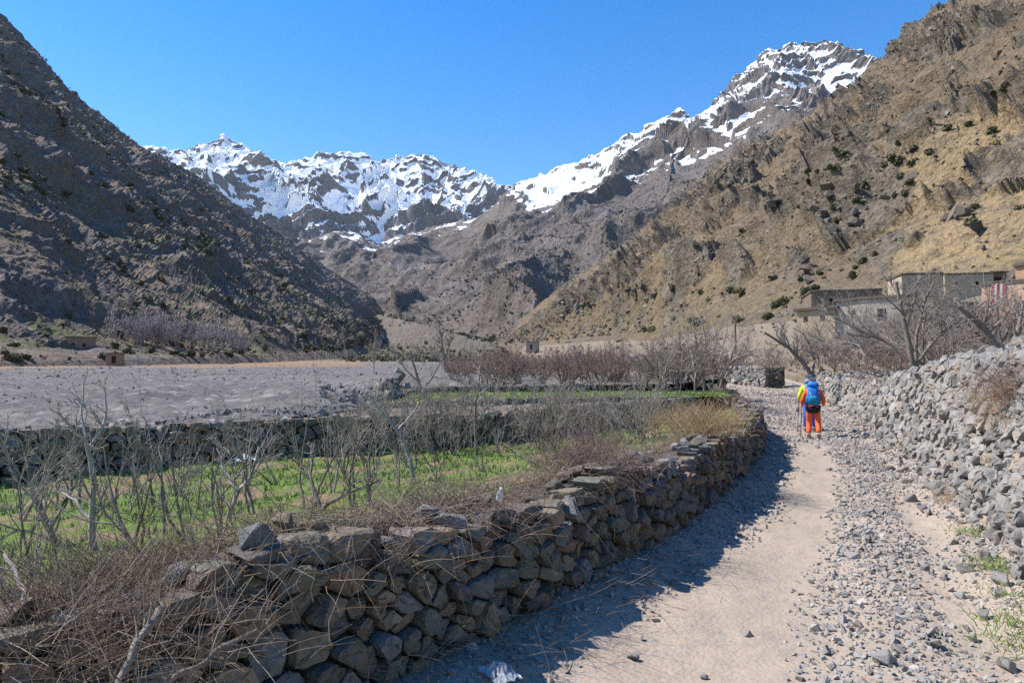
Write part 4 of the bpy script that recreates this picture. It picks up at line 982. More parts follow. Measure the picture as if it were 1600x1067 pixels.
P0 = np.concatenate([xy, (path_z(xy[:, 0], xy[:, 1]) + r.uniform(0, 0.12, n) * np.exp(-o_ * 4))[:, None]], 1)
D0 = r.normal(0, 1, (n, 3)) * np.array((1, 1, 0.25)) + np.array((0, 0, 0.15))
stalks('twig_litter', P0, D0, r.uniform(0.1, 0.5, n), r.uniform(0.0013, 0.003, n), 5, 0.2, -0.05, MBR, 'litter of dry twigs at the foot of the shaded wall', 'twigs', 3)
def clump(name, px_, py_, d, n, spread, lean, L, mat, label, seed, up=-0.10, rad=0.0022, cat='dry grass'):
    r = np.random.RandomState(seed); c = at(px_, py_, d)
    P0 = c + r.normal(0, 1, (n, 3)) * np.array(spread); D0 = r.normal(0, 0.55, (n, 3)) + np.array(lean)
    return stalks(name, P0, D0, r.uniform(L * 0.5, L, n), r.uniform(rad * 0.7, rad * 1.4, n), 5, 0.12, up, mat, label, cat, seed)
clump('dry_grass_clump', 1105, 668, 10.0, 1000, (0.22, 0.38, 0.06), (0, 0, 1.0), 0.5, MSTR, 'straw-coloured dry grass arching over the wall near its bend', 61)
clump('dry_grass_clump', 1070, 668, 10.5, 500, (0.3, 0.4, 0.06), (0, 0, 1.0), 0.45, MSTR, 'paler dry grass tuft behind the wall bend clump', 62)
clump('dead_thorn_heap', 915, 728, 6.5, 1300, (0.24, 0.28, 0.08), (0, 0, 0.5), 0.42, MB_RED, 'reddish dead thorn heap on the middle of the wall', 63, -0.04, cat='brushwood')
clump('dead_thorn_heap', 700, 808, 4.7, 900, (0.25, 0.25, 0.06), (0, 0, 0.4), 0.32, MB_RED, 'brown dead thorn heap on the wall beside the bottle', 64, -0.04, cat='brushwood')
clump('dry_grass_clump', 1606, 605, 7.3, 800, (0.15, 0.30, 0.08), (-0.5, -0.2, 0.3), 0.5, MB_RED, 'orange-brown dry grass spilling over the rubble wall', 65, -0.22)
clump('dry_grass_clump', 1596, 628, 7.4, 350, (0.15, 0.35, 0.10), (-0.6, -0.2, 0.1), 0.45, MSTR, 'lower fringe of straw hanging on the rubble wall face', 66, -0.22)
clump('brush_heap', 150, 1005, 2.62, 900, (0.26, 0.16, 0.06), (0, 0, 0.3), 0.32, MBR, 'loose brush heap in the corner below the near wall end', 84, -0.05, 0.0016, 'brushwood')
clump('brush_heap', 95, 965, 2.80, 1300, (0.32, 0.22, 0.08), (0, 0, 0.35), 0.38, MBR, 'dense brown brush heap burying the near end of the wall', 81, -0.05, 0.0018, 'brushwood')
clump('brush_heap', 250, 905, 3.25, 900, (0.26, 0.2, 0.05), (0, 0, 0.35), 0.36, MBR, 'brown brush heap next to the thick dead branch', 82, -0.05, 0.0018, 'brushwood')
clump('brush_heap', 480, 872, 3.65, 700, (0.26, 0.2, 0.05), (0, 0, 0.35), 0.36, MBR, 'low brush heap behind the topmost grey cap stone', 83, -0.05, 0.0018, 'brushwood')
clump('dry_grass_clump', 1212, 572, 40.2, 250, (0.4, 0.3, 0.1), (0, 0, 1.0), 0.7, MB_RED, 'rusty dry tuft growing on the dark wall end', 67, -0.05, 0.006)
# turf blades
def turf(name, V, n, label, hmin, hmax, seed, msk=True):
    r = np.random.RandomState(seed); a, b = V.shape[:2]
    i, j = r.uniform(0, a - 1.01, n), r.uniform(0, b - 1.01, n); i0, j0 = i.astype(int), j.astype(int); f, g = (i - i0)[:, None], (j - j0)[:, None]
    p = V[i0, j0] * (1 - f) * (1 - g) + V[i0 + 1, j0] * f * (1 - g) + V[i0, j0 + 1] * (1 - f) * g + V[i0 + 1, j0 + 1] * f * g
    w = turf_mask(p[:, 0], p[:, 1]); px_, py_ = proj(p)
    k = (w > r.uniform(0.42, 0.75, n)) & (px_ > -80) & (px_ < 1250) & (p[:, 1] > 1.5); p = p[k]; n = len(p)
    bl = []
    for q in range(4):
        rr_ = np.random.RandomState(q); V_, T_ = [], []
        for m_ in range(5):
            a_ = rr_.uniform(0, 6.28); l_ = rr_.uniform(0.2, 0.7); c_ = np.array((math.cos(a_), math.sin(a_), 0)); s_ = np.array((-c_[1], c_[0], 0)) * 0.09; o_ = rr_.normal(0, 0.25, 3) * np.array((1, 1, 0))
            V_ += [o_ - s_, o_ + s_, o_ + c_ * l_ + np.array((0, 0, rr_.uniform(0.6, 1.0)))]; T_.append((3 * m_, 3 * m_ + 1, 3 * m_ + 2))
        bl.append((np.array(V_), np.array(T_)))
    return tag(scatter(name, bl, p, r.uniform(hmin, hmax, n), rots(n, 0.15, r), r.randint(0, 4, n), MGRASS), label, 'grass', None, 'stuff')
m = M('green_blades', 0.6, 0.3)
MGRASS = m.done(m.ramp(m.rnd(), [(0, (0.11, 0.18, 0.03)), (0.5, (0.17, 0.245, 0.05)), (0.85, (0.23, 0.28, 0.08)), (1.0, (0.29, 0.25, 0.11))]))
turf('grass', fieldV, 26000, 'short green grass of the lower terraced field', 0.04, 0.10, 71)
turf('grass', field2V, 7000, 'bright green grass of the upper terraced field', 0.05, 0.11, 72)
# green weeds along the foot of the rubble wall
for k, (wx, wy, n_, L) in enumerate([(1412, 698, 120, 0.22), (1437, 712, 100, 0.2), (1525, 832, 120, 0.12), (1562, 888, 160, 0.13), (1588, 978, 160, 0.10), (1590, 1010, 140, 0.08), (1345, 665, 60, 0.2), (1298, 640, 70, 0.25), (1585, 930, 90, 0.08)]):
    q = field_at(wx, wy, 0.12); r = np.random.RandomState(k)
    stalks('weed_tuft', np.array(q) + r.normal(0, 1, (n_, 3)) * np.array((0.13, 0.13, 0.0)), r.normal(0, 0.6, (n_, 3)) + np.array((0, 0, 0.8)), r.uniform(L * 0.5, L, n_), r.uniform(0.002, 0.0045, n_), 4, 0.15, -0.15, MGRASS, ['green weed tuft', 'small weed patch', 'leafy green weed', 'bright weed clump', 'grassy weed patch', 'flat weed mat', 'far weed tuft', 'weed tuft by hikers', 'sparse weed'][k] + ' growing at the foot of the rubble wall', 'weeds', k)
clump('dry_weed', 1488, 786, 8.6, 160, (0.14, 0.2, 0.02), (0, 0, 0.8), 0.3, MSTR, 'dry yellowish weed at the foot of the rubble wall', 75, -0.1)

# ------------------------------------------------------------------ shrubs and boulders on the slopes
def shrub_proto(seed, n):
    r = np.random.RandomState(seed); V_, T_ = [], []
    lob = r.normal(0, 0.28, (4, 3)) * np.array((1, 1, 0.5)) + np.array((0, 0, 0.38)); lr = r.uniform(0.25, 0.42, 4)
    for k in range(n):
        j = r.randint(4); d = r.normal(size=3); d /= np.linalg.norm(d); c = lob[j] + d * lr[j] * r.uniform(0.7, 1.05); c[2] = abs(c[2])
        a = r.normal(size=3); a -= a @ d * d * 0.6; a /= np.linalg.norm(a); b = np.cross(d, a); w = r.uniform(0.11, 0.2)
        V_ += [c - a * w - b * w * 0.5, c + a * w - b * w * 0.6, c + b * w * 1.1 + d * w * 0.4]; T_.append((3 * k, 3 * k + 1, 3 * k + 2))
    # dense heart
    v, t = rock_proto(seed + 900, 7 if n < 20 else 9, 0.8); o = len(V_)
    V_ += list(v * 0.85 + np.array((0, 0, 0.33))); T_ += [tuple(q + o) for q in t]
    return np.array(V_), np.array(T_)
m = M('juniper_green', 0.8, 0.15)
MJUN = m.done(m.ramp(m.rnd(), [(0, (0.045, 0.055, 0.025)), (0.5, (0.065, 0.072, 0.032)), (0.8, (0.085, 0.080, 0.040)), (1.0, (0.10, 0.075, 0.045))]))
SHR_M = [mesh_from('shrub', *shrub_proto(700 + k, 110), False, mats=(MJUN,)) for k in range(6)]
SHR_P = [shrub_proto(720 + k, 9) for k in range(6)]
r = np.random.RandomState(31)
sp, ss_ = [], []
def pick(hill, n, dens, smin, smax):
    V, N, rock = HILLS[hill]; X, Y = HP[hill]; a, b = X.shape
    i = r.randint(0, a, n); j = r.randint(4, b - 15, n)
    ok = (X[i, j] > -60) & (X[i, j] < 1660) & (Y[i, j] > -60) & (r.uniform(0, 1, n) < dens(X[i, j], Y[i, j], V[i, j], rock[i, j])); i, j = i[ok], j[ok]
    return V[i, j], np.exp(r.uniform(math.log(smin), math.log(smax), len(i))) , X[i, j], Y[i, j]
cl = lambda V, s_: 0.35 + 1.3 * fbm(V / s_ + 60, 3)
p, z_, *_ = pick('right_hillside', 22000, lambda X, Y, V, k: np.clip(cl(V, 40.0) * 0.3 + 0.22, 0.1, 1) * 2.2 * np.where(Y < 330, 0.95, 0.4) * np.where((X > 1350) & (Y > 270), 0.3, 1) * np.clip((V[:, 1] - 60) / 300, 0.06, 1), 0.7, 1.9); sp.append(p); ss_.append(z_)
p, z_, X_, Y_ = pick('left_hillside', 8500, lambda X, Y, V, k: np.clip(cl(V, 70.0), 0.05, 1) * np.where(Y < X * 0.42 + 300, 1.0, 0.35), 1.8, 4.8); z_ = z_ * np.clip(p[:, 1] / 420, 0.35, 1.5); sp.append(p); ss_.append(z_)
p, z_, *_ = pick('dotted_mountain', 10500, lambda X, Y, V, k: np.clip(cl(V, 160.0) + 0.4, 0.1, 1) * sstep(820, 520, V[:, 2]), 4.0, 9.0); sp.append(p); ss_.append(z_)
nv_ = 900; d = 330 * (1500 / 330) ** r.uniform(0, 1, nv_); x = (r.uniform(530, 790, nv_) - 800) / F * d; sp.append(np.stack([x, d, z_bed(d)], -1)); ss_.append(r.uniform(1.2, 3.5, nv_) * (0.5 + d / 900))
sp, ss_ = np.concatenate(sp), np.concatenate(ss_)
key = ss_ / sp[:, 1]; order = np.argsort(-key)
for i in order[:300]:
    o = link('juniper_shrub', SHR_M[r.randint(6)]); o.location = sp[i] - np.array((0, 0, 0.1 * ss_[i])); o.scale = (ss_[i] * r.uniform(0.85, 1.2), ss_[i] * r.uniform(0.85, 1.2), ss_[i] * r.uniform(0.8, 1.2)); o.rotation_euler = (0, 0, r.uniform(0, 6.28))
    tag(o, 'small dark juniper shrub dotted on the stony %s slope' % ('sunlit brown' if sp[i][0] > 0 else 'shadowed grey'), 'shrub', 'junipers on the %s slope' % ('sunlit' if sp[i][0] > 0 else 'shadowed'))
rest = order[300:]
tag(scatter('far_shrubs', SHR_P, sp[rest] - np.array((0, 0, 0.1)) * ss_[rest][:, None], ss_[rest][:, None] * r.uniform(0.8, 1.25, (len(rest), 3)), rots(len(rest), 0.1, r), r.randint(0, 6, len(rest)), MJUN), 'countless dark junipers speckling the distant slopes', 'shrubs', None, 'stuff')
MS_HR = mat_stone('slope_boulder_brown', [(0, (0.10, 0.085, 0.07)), (0.35, (0.19, 0.155, 0.115)), (0.7, (0.28, 0.225, 0.16)), (1.0, (0.15, 0.13, 0.11))], 0.95, 0.3, 0.1)
p, z_, *_ = pick('right_hillside', 15000, lambda X, Y, V, k: np.clip(0.25 + 1.2 * fbm(V / 25.0 + 9, 3) + 0.5 * k, 0.04, 1), 0.3, 1.9); z_ = z_ * np.clip(p[:, 1] / 260, 0.5, 1.6)
tag(scatter('hillside_rocks', ROCK_LO, p + np.array((0, 0, 0.1)) * z_[:, None], z_[:, None] * r.uniform(0.8, 1.4, (len(p), 3)), rots(len(p), 0.7, r), r.randint(0, 8, len(p)), MS_HR), 'brown rocks littering the sunlit hillside', 'rocks', None, 'stuff')
MS_HL = mat_stone('slope_boulder_grey', [(0, (0.12, 0.105, 0.10)), (0.5, (0.18, 0.155, 0.14)), (1.0, (0.23, 0.195, 0.165))], 0.95, 0.3, 0.1)
p, z_, *_ = pick('left_hillside', 5000, lambda X, Y, V, k: np.clip(0.25 + 1.2 * fbm(V / 40.0 + 9, 3) + 0.3 * k, 0.04, 1), 0.8, 3.5); z_ = z_ * np.clip(p[:, 1] / 420, 0.3, 1.6)
tag(scatter('hillside_rocks', ROCK_LO, p, z_[:, None] * r.uniform(0.8, 1.4, (len(p), 3)), rots(len(p), 0.7, r), r.randint(0, 8, len(p)), MS_HL), 'grey rocks littering the shadowed hillside', 'rocks', None, 'stuff')
p, z_, *_ = pick('right_hillside', 16000, lambda X, Y, V, k: np.clip((k - 0.35) * 1.1, 0, 1) * np.clip((V[:, 1] - 40) / 220, 0.2, 1), 1.2, 5.0); z_ = z_ * np.clip(p[:, 1] / 420, 0.4, 1.4)
nr = len(p); tag(scatter('crag_blocks', ROCK_MID, p - np.array((0, 0, 0.12)) * z_[:, None], z_[:, None] * r.uniform(0.7, 1.3, (nr, 3)) * np.array((1.0, 0.8, 0.85)), rots(nr, 0.5, r), r.randint(0, 10, nr), MS_HR), 'broken rock blocks of the crags on the sunlit hillside', 'rocks', None, 'stuff')
BL_ = ((1310, 345, 50, 55), (1375, 318, 38, 36), (1255, 432, 20, 26), (1440, 268, 40, 24), (1000, 455, 34, 14), (910, 482, 22, 10), (1565, 230, 40, 40), (1480, 330, 40, 16), (1540, 375, 36, 14), (1150, 275, 44, 22), (1100, 400, 40, 14), (1210, 330, 22, 20))
p, z_, *_ = pick('right_hillside', 60000, lambda X, Y, V, k: np.clip(sum(blob(X, Y, *q) for q in BL_) - 0.25, 0, 1) * np.clip((V[:, 1] - 40) / 160, 0.2, 1) * 0.45, 1.4, 6.0); z_ = z_ * np.clip(p[:, 1] / 330, 0.5, 1.3)
nr = len(p); p = p + np.array((-0.25, -0.25, 0.25)) * z_[:, None] * r.uniform(-0.4, 1.0, (nr, 1))
MS_CR = mat_stone('dark_crag_rock', [(0, (0.075, 0.068, 0.06)), (0.4, (0.13, 0.112, 0.092)), (0.8, (0.19, 0.16, 0.125)), (1.0, (0.11, 0.10, 0.09))], 0.95, 0.35, 0.12)
tag(scatter('dark_crags', ROCK_MID, p, z_[:, None] * r.uniform(0.6, 1.35, (nr, 3)), rots(nr, 0.5, r), r.randint(0, 10, nr), MS_CR), 'dark jagged crags standing out of the sunlit hillside', 'crags', None, 'stuff')
# rubble between riverbed and terrace, stones on the bank
n = 700; px_ = r.uniform(500, 660, n); d = r.uniform(15.5, 27, n); x = (px_ - 800) / F * d; z_ = np.exp(r.normal(-2.15, 0.5, n))
ok = (x < -3.1 - (d - 16.5) * 0.07); x, d, z_ = x[ok], d[ok], z_[ok]
tag(scatter('rubble', ROCK_LO, np.stack([x, d, z_bed(d) + 0.5 * blob(x, d, -3.2, 21, 2.2, 3.0) + 0.35 * blob(x, d, -5.5, 17, 1.6, 1.5) + 0.05], -1), z_[:, None] * r.uniform(0.8, 1.3, (len(x), 3)), rots(len(x), 0.7, r), r.randint(0, 8, len(x)), MS_BED), 'grey rubble bank between riverbed and upper field', 'rubble', None, 'stuff')
nb_ = 2600; i = r.randint(0, BANKV.shape[0], nb_); j = (r.uniform(0, 1, nb_) ** 1.3 * 108).astype(int); p = BANKV[i, j]; z_ = np.exp(r.normal(-1.6, 0.6, nb_)) * np.clip(p[:, 1] / 40, 0.5, 2.5)
tag(scatter('bank_stones', ROCK_LO, p, z_[:, None] * r.uniform(0.8, 1.3, (nb_, 3)), rots(nb_, 0.7, r), r.randint(0, 8, nb_), MS_HR), 'stones scattered over the bank below the houses', 'stones', None, 'stuff')

# ------------------------------------------------------------------ houses
def mat_plaster(name, a, b, stain=(0.25, 0.2, 0.15)):
    m = M(name, 0.95, 0.1)
    n1 = m.noise(0.8, 6, 0.65); n2 = m.noise(7.0, 5, 0.65)
    col = m.mix(m.map(n1, 0.35, 0.65), a, b); col = m.mix(m.map(n2, 0.5, 0.75, 0, 0.6), col, stain)
    return m.done(col, m.bump(m.math('ADD', n2, n1), 0.6, 0.05))
MP_WHITE = mat_plaster('whitewashed_stone', (0.42, 0.375, 0.32), (0.34, 0.30, 0.255))
MP_BEIGE = mat_plaster('beige_mud_plaster', (0.42, 0.33, 0.22), (0.36, 0.28, 0.19))
MP_BROWN = mat_plaster('brown_mud_brick', (0.19, 0.145, 0.11), (0.15, 0.115, 0.09), (0.10, 0.08, 0.065))
MP_STONE = mat_plaster('grey_stone_masonry', (0.40, 0.33, 0.25), (0.31, 0.255, 0.20))
MP_PINK = mat_plaster('pink_plaster', (0.56, 0.36, 0.25), (0.50, 0.33, 0.24), (0.42, 0.28, 0.2))
MP_EARTH = mat_plaster('red_earth_plaster', (0.30, 0.20, 0.14), (0.25, 0.17, 0.125), (0.2, 0.14, 0.1))
MP_ORANGE = mat_plaster('orange_plaster', (0.48, 0.28, 0.17), (0.42, 0.25, 0.16), (0.4, 0.24, 0.15))
MP_ROOF = mat_plaster('packed_earth_roof', (0.14, 0.115, 0.095), (0.11, 0.09, 0.075), (0.07, 0.06, 0.05))
def flatmat(name, c, rough=0.7, n_amt=0.25, sc_=6.0):
    m = M(name, rough, 0.3); n1 = m.noise(sc_, 4, 0.6)
    return m.done(m.mix(m.map(n1, 0.35, 0.7, 0, n_amt * 2), c, tuple(x * 0.55 for x in c)))
MDARK = flatmat('dark_opening', (0.02, 0.018, 0.016)); MWOOD = flatmat('old_wood', (0.22, 0.15, 0.09)); MTEAL = flatmat('teal_paint', (0.05, 0.28, 0.30)); MRED = flatmat('red_cloth', (0.42, 0.09, 0.10)); MCLO = flatmat('white_cloth', (0.75, 0.68, 0.66))
def box_mesh(name, x0, x1, y0, y1, z0, z1, jit=0.0, seed=0):
    bm = bmesh.new(); bmesh.ops.create_cube(bm, size=1.0)
    for v in bm.verts: v.co = Vector(((x0 + x1) / 2 + v.co.x * (x1 - x0), (y0 + y1) / 2 + v.co.y * (y1 - y0), (z0 + z1) / 2 + v.co.z * (z1 - z0)))
    if jit:
        bmesh.ops.subdivide_edges(bm, edges=bm.edges, cuts=4, use_grid_fill=True); rr_ = random.Random(seed)
        for v in bm.verts: v.co += Vector((rr_.uniform(-jit, jit), rr_.uniform(-jit, jit), rr_.uniform(-jit, jit)))
    bmesh.ops.bevel(bm, geom=[e for e in bm.edges if e.calc_face_angle(0) > 1.0], offset=min(0.04, (z1 - z0) * 0.2), segments=1, affect='EDGES')
    me = bpy.data.meshes.new(name); bm.to_mesh(me); bm.free(); return me
def wall_with_holes(name, w, h, t, holes):
    """front wall along x from 0 to w, y from 0 (front) to t; holes (x0,x1,z0,z1) are cut through"""
    xs = sorted({0, w, *[q for a in holes for q in a[:2]]}); zs = sorted({0, h, *[q for a in holes for q in a[2:]]})
    bm = bmesh.new(); vs = {}
    def vv(x, y, z):
        k = (round(x, 4), round(y, 4), round(z, 4))
        if k not in vs: vs[k] = bm.verts.new((x, y, z))
        return vs[k]
    solid = lambda x, z: 0 < x < w and 0 < z < h and not any(a[0] < x < a[1] and a[2] < z < a[3] for a in holes)
    for i in range(len(xs) - 1):
        for j in range(len(zs) - 1):
            x0, x1, z0, z1 = xs[i], xs[i + 1], zs[j], zs[j + 1]; cx, cz = (x0 + x1) / 2, (z0 + z1) / 2
            if not solid(cx, cz): continue
            bm.faces.new([vv(x0, 0, z0), vv(x1, 0, z0), vv(x1, 0, z1), vv(x0, 0, z1)]); bm.faces.new([vv(x0, t, z0), vv(x0, t, z1), vv(x1, t, z1), vv(x1, t, z0)])
            for (ex, ez, a, b) in ((cx - (x1 - x0), cz, (x0, z0), (x0, z1)), (cx + (x1 - x0), cz, (x1, z1), (x1, z0)), (cx, cz - (z1 - z0), (x1, z0), (x0, z0)), (cx, cz + (z1 - z0), (x0, z1), (x1, z1))):
                nx_ = {True: None}
                ok = False
                if a[0] == b[0]:
                    k = i - 1 if a[0] == x0 else i + 1
                    ok = 0 <= k < len(xs) - 1 and solid((xs[k] + xs[k + 1]) / 2, cz)
                else:
                    k = j - 1 if a[1] == z0 else j + 1
                    ok = 0 <= k < len(zs) - 1 and solid(cx, (zs[k] + zs[k + 1]) / 2)
                if not ok: bm.faces.new([vv(a[0], 0, a[1]), vv(a[0], t, a[1]), vv(b[0], t, b[1]), vv(b[0], 0, b[1])])
    bmesh.ops.recalc_face_normals(bm, faces=bm.faces)
    me = bpy.data.meshes.new(name); bm.to_mesh(me); bm.free(); return me
def block(root, x, y, w, dep, h, mat, roof=None, holes=(), z=0.0, over=0.18, rz=0.0, shutters=None):
    """a flat-roofed block: front wall with real openings, three other walls, earth roof; windows as parts"""
    fw = link('wall', wall_with_holes('wall', w, h + 1.2, 0.35, [(a, b, c + 1.2, d + 1.2) for a, b, c, d in holes]), mat, root); fw.location = (x, y, z - 1.2)
    for (bx, by, ww, dd) in ((x, y + 0.352, 0.35, dep - 0.352), (x + w - 0.35, y + 0.352, 0.35, dep - 0.352), (x + 0.352, y + dep - 0.35, w - 0.704, 0.35)):
        link('wall', box_mesh('wall', bx, bx + ww, by, by + dd, z - 1.2, z + h - 0.003, 0.0), mat, root)
    rf = link('roof', box_mesh('roof', x - over, x + w + over, y - over, y + dep + over, z + h + 0.002, z + h + 0.26, 0.02, int(x * 10) + 3), roof or MP_ROOF, root)
    for (a, b, c, d) in holes:
        win = link('window' if c > 0.3 else 'door', box_mesh('window', x + a + 0.003, x + b - 0.003, y + 0.24, y + 0.30, z + c + 0.003, z + d - 0.003), shutters or MDARK, root)
        link('frame', box_mesh('frame', x + a + 0.003, x + b - 0.003, y + 0.12, y + 0.235, z + c + 0.003, z + c + 0.07), MWOOD, win)
        link('lintel', box_mesh('lintel', x + a + 0.003, x + b - 0.003, y + 0.12, y + 0.235, z + d - 0.08, z + d - 0.003), MWOOD, win)
def house(px_, py_, d, rz, label):
    q = at(px_, py_, d); root = empty('house', q, rz); tag(root, label, 'house', None, 'thing'); return root
# lower house: beige end with two small windows, whitewashed wing
h = house(1246, 524, 60, -0.80, 'low mud house with two tiny windows and whitewashed wing')
block(h, 0, 0, 3.2, 4.0, 2.1, MP_BEIGE, holes=((0.55, 0.95, 1.1, 1.6), (2.0, 2.4, 1.1, 1.6)), over=0.25)
block(h, 3.22, 0.4, 5.0, 4.0, 2.7, MP_WHITE, holes=((1.2, 1.55, 1.5, 1.95), (3.2, 3.9, 0.9, 1.9)))
h = house(1268, 483, 72, -0.25, 'dark brown mud brick block behind the whitewashed wing')
block(h, 0, 0, 6.8, 5.0, 1.75, MP_BROWN, holes=((1.6, 2.1, 0.7, 1.2),), over=0.1)
h = house(1372, 520, 62, -0.12, 'long brown mud wall building with a pale stone corner block')
block(h, 0, 0.6, 3.8, 4.0, 2.7, MP_BROWN, holes=((1.3, 2.1, 0.35, 1.9),), over=0.1)
block(h, 3.82, 0, 1.6, 4.6, 2.3, MP_WHITE, holes=((0.5, 0.9, 1.1, 1.5),), over=0.06)
block(h, 5.44, 1.0, 3.6, 3.6, 2.6, MP_BROWN, holes=((1.0, 1.5, 1.2, 1.7),), over=0.1)
h = house(1410, 464, 84, -0.18, 'upper stone house with a dark open bay on the slope')
block(h, 0, 0, 4.6, 5.0, 2.7, MP_STONE, holes=((1.6, 2.2, 1.1, 1.8),), over=0.15)
block(h, 4.62, -0.5, 5.4, 5.0, 2.5, MP_STONE, holes=((1.0, 1.4, 1.2, 1.7), (3.4, 3.8, 1.2, 1.7)), over=0.05)
block(h, 10.05, 0.2, 1.7, 4.0, 2.7, MP_BROWN, holes=((0.3, 1.4, 0.05, 2.3),), over=0.2)
h = house(1536, 514, 44, -0.85, 'pinkish plastered house with laundry on its wall')
block(h, 0, 0, 4.5, 4.0, 2.75, MP_PINK, holes=((3.2, 3.8, 0.9, 1.8),), over=0.05)
h2 = house(1588, 455, 49, -0.85, 'orange plastered upper storey house with a teal window')
block(h2, 0, 0, 5.0, 4.0, 1.75, MP_ORANGE, holes=((0.55, 1.15, 0.35, 1.3),), over=0.12, shutters=MTEAL)
# laundry: red and white striped cloth hanging over the wall
lx0, lw = 0.55, 0.75
bm = bmesh.new(); rows, cols = 10, 11; g = [[bm.verts.new((lx0 + lw * c / (cols - 1) + 0.02 * math.sin(k), -0.05 - 0.035 * math.sin(c * 1.9 + k * 0.25), 2.85 - 1.3 * k / (rows - 1) - 0.05 * math.sin(c * 0.9))) for c in range(cols)] for k in range(rows)]
for k in range(rows - 1):
    for c in range(cols - 1):
        f = bm.faces.new([g[k][c], g[k][c + 1], g[k + 1][c + 1], g[k + 1][c]]); f.material_index = 1 if (c // 2) % 2 else 0; f.smooth = True
bmesh.ops.solidify(bm, geom=list(bm.faces), thickness=0.012)
me = bpy.data.meshes.new('laundry'); bm.to_mesh(me); bm.free(); me.materials.append(MRED); me.materials.append(MCLO)
lo = link('laundry', me); lo.location = h.location; lo.rotation_euler = h.rotation_euler; tag(lo, 'red and white striped cloth hanging from the pinkish house', 'laundry')
# left slope
lq = hill_at('left_hillside', 120, 545)
h = house(110, 544, 148, 0.55, 'small pink mud house at the foot of the left slope')
h.location = (lq[0] - 3.5, lq[1] + 1.0, lq[2] - 0.5)
block(h, 0, 0, 6.5, 5.0, 4.0, MP_EARTH, holes=((1.2, 1.9, 1.6, 2.6), (3.6, 4.3, 1.6, 2.6)), over=0.2)
h = house(165, 568, 140, 0.4, 'tiny brown mud shed below the pink house')
block(h, 0, 0, 3.0, 3.0, 2.0, MP_EARTH, holes=((1.0, 1.8, 0.05, 1.6),), over=0.1)
h = house(822, 546, 240, -0.2, 'tiny grey stone hut at the far foot of the sunlit slope')
block(h, 0, 0, 4.0, 4.0, 2.6, MP_STONE, holes=((1.4, 2.2, 0.05, 1.8),), over=0.1)
for k, (fx, fy, d, hh) in enumerate(((1149, 536, 55, 1.9), (1062, 545, 62, 1.6))):
    q = at(fx, fy, d); r0_ = np.linspace(0, 1, 5)[:, None]
    P = np.array([[0, 0, -1.0], [0.01, 0, hh * 0.3], [0.0, 0.01, hh * 0.7], [0.02, 0, hh]])[None]; v_, q_ = tubes(P, np.full((1, 4), 0.09), 6)
    o = link('wooden_post', mesh_from('wooden_post', v_, q_, True), MB_DARK); o.location = q; tag(o, ['dark wooden post standing at the left edge of the thicket', 'thin wooden post among the orchard trees'][k], 'post')

# ------------------------------------------------------------------ hikers
def skin(name, joints, bones, mat, parent, sub=2):
    """one continuous surface grown round a skeleton: joints {key: (x, y, z, radius)}"""
    keys = list(joints); ix = {k: i for i, k in enumerate(keys)}
    me = bpy.data.meshes.new(name); me.from_pydata([joints[k][:3] for k in keys], [(ix[a], ix[b]) for a, b in bones], [])
    o = bpy.data.objects.new(name, me); COL.objects.link(o)
    md = o.modifiers.new('s', 'SKIN'); md.use_smooth_shade = True
    for i, k in enumerate(keys):
        rr_ = joints[k][3]; me.skin_vertices[0].data[i].radius = (rr_, rr_ if len(joints[k]) < 5 else joints[k][4]); me.skin_vertices[0].data[i].use_root = (i == 0)
    o.modifiers.new('u', 'SUBSURF').levels = sub; o.modifiers['u'].render_levels = sub
    dg = bpy.context.evaluated_depsgraph_get(); nm = bpy.data.meshes.new_from_object(o.evaluated_get(dg))
    o.modifiers.clear(); o.data = nm; nm.name = name; nm.materials.clear(); nm.materials.append(mat); bpy.data.meshes.remove(me)
    if parent: o.parent = parent
    return o
MSKIN = flatmat('skin', (0.45, 0.27, 0.19), 0.6, 0.1); MHAIR = flatmat('dark_hair', (0.03, 0.022, 0.018))
MORANGE = flatmat('orange_shell_fabric', (0.80, 0.13, 0.035), 0.7, 0.18, 14.0); MLIME = flatmat('lime_fabric', (0.60, 0.72, 0.03), 0.7, 0.18, 14.0)
MBLACK = flatmat('black_fabric', (0.018, 0.018, 0.02), 0.8, 0.2, 14.0); MBLUE = flatmat('blue_pack_fabric', (0.01, 0.16, 0.55), 0.6, 0.2, 18.0); MNAVY = flatmat('blue_trouser_fabric', (0.05, 0.09, 0.42), 0.7, 0.2, 14.0)
MTEALP = flatmat('teal_pack_panel', (0.01, 0.20, 0.30), 0.6, 0.2, 18.0); MGREY = flatmat('grey_boot', (0.30, 0.27, 0.25), 0.8); MHAT = flatmat('pale_hat_fabric', (0.50, 0.54, 0.58), 0.8, 0.15, 14.0); MYEL = flatmat('yellow_cord', (0.75, 0.65, 0.05)); MGREYP = flatmat('grey_pack_fabric', (0.16, 0.22, 0.36), 0.7, 0.2, 16.0)
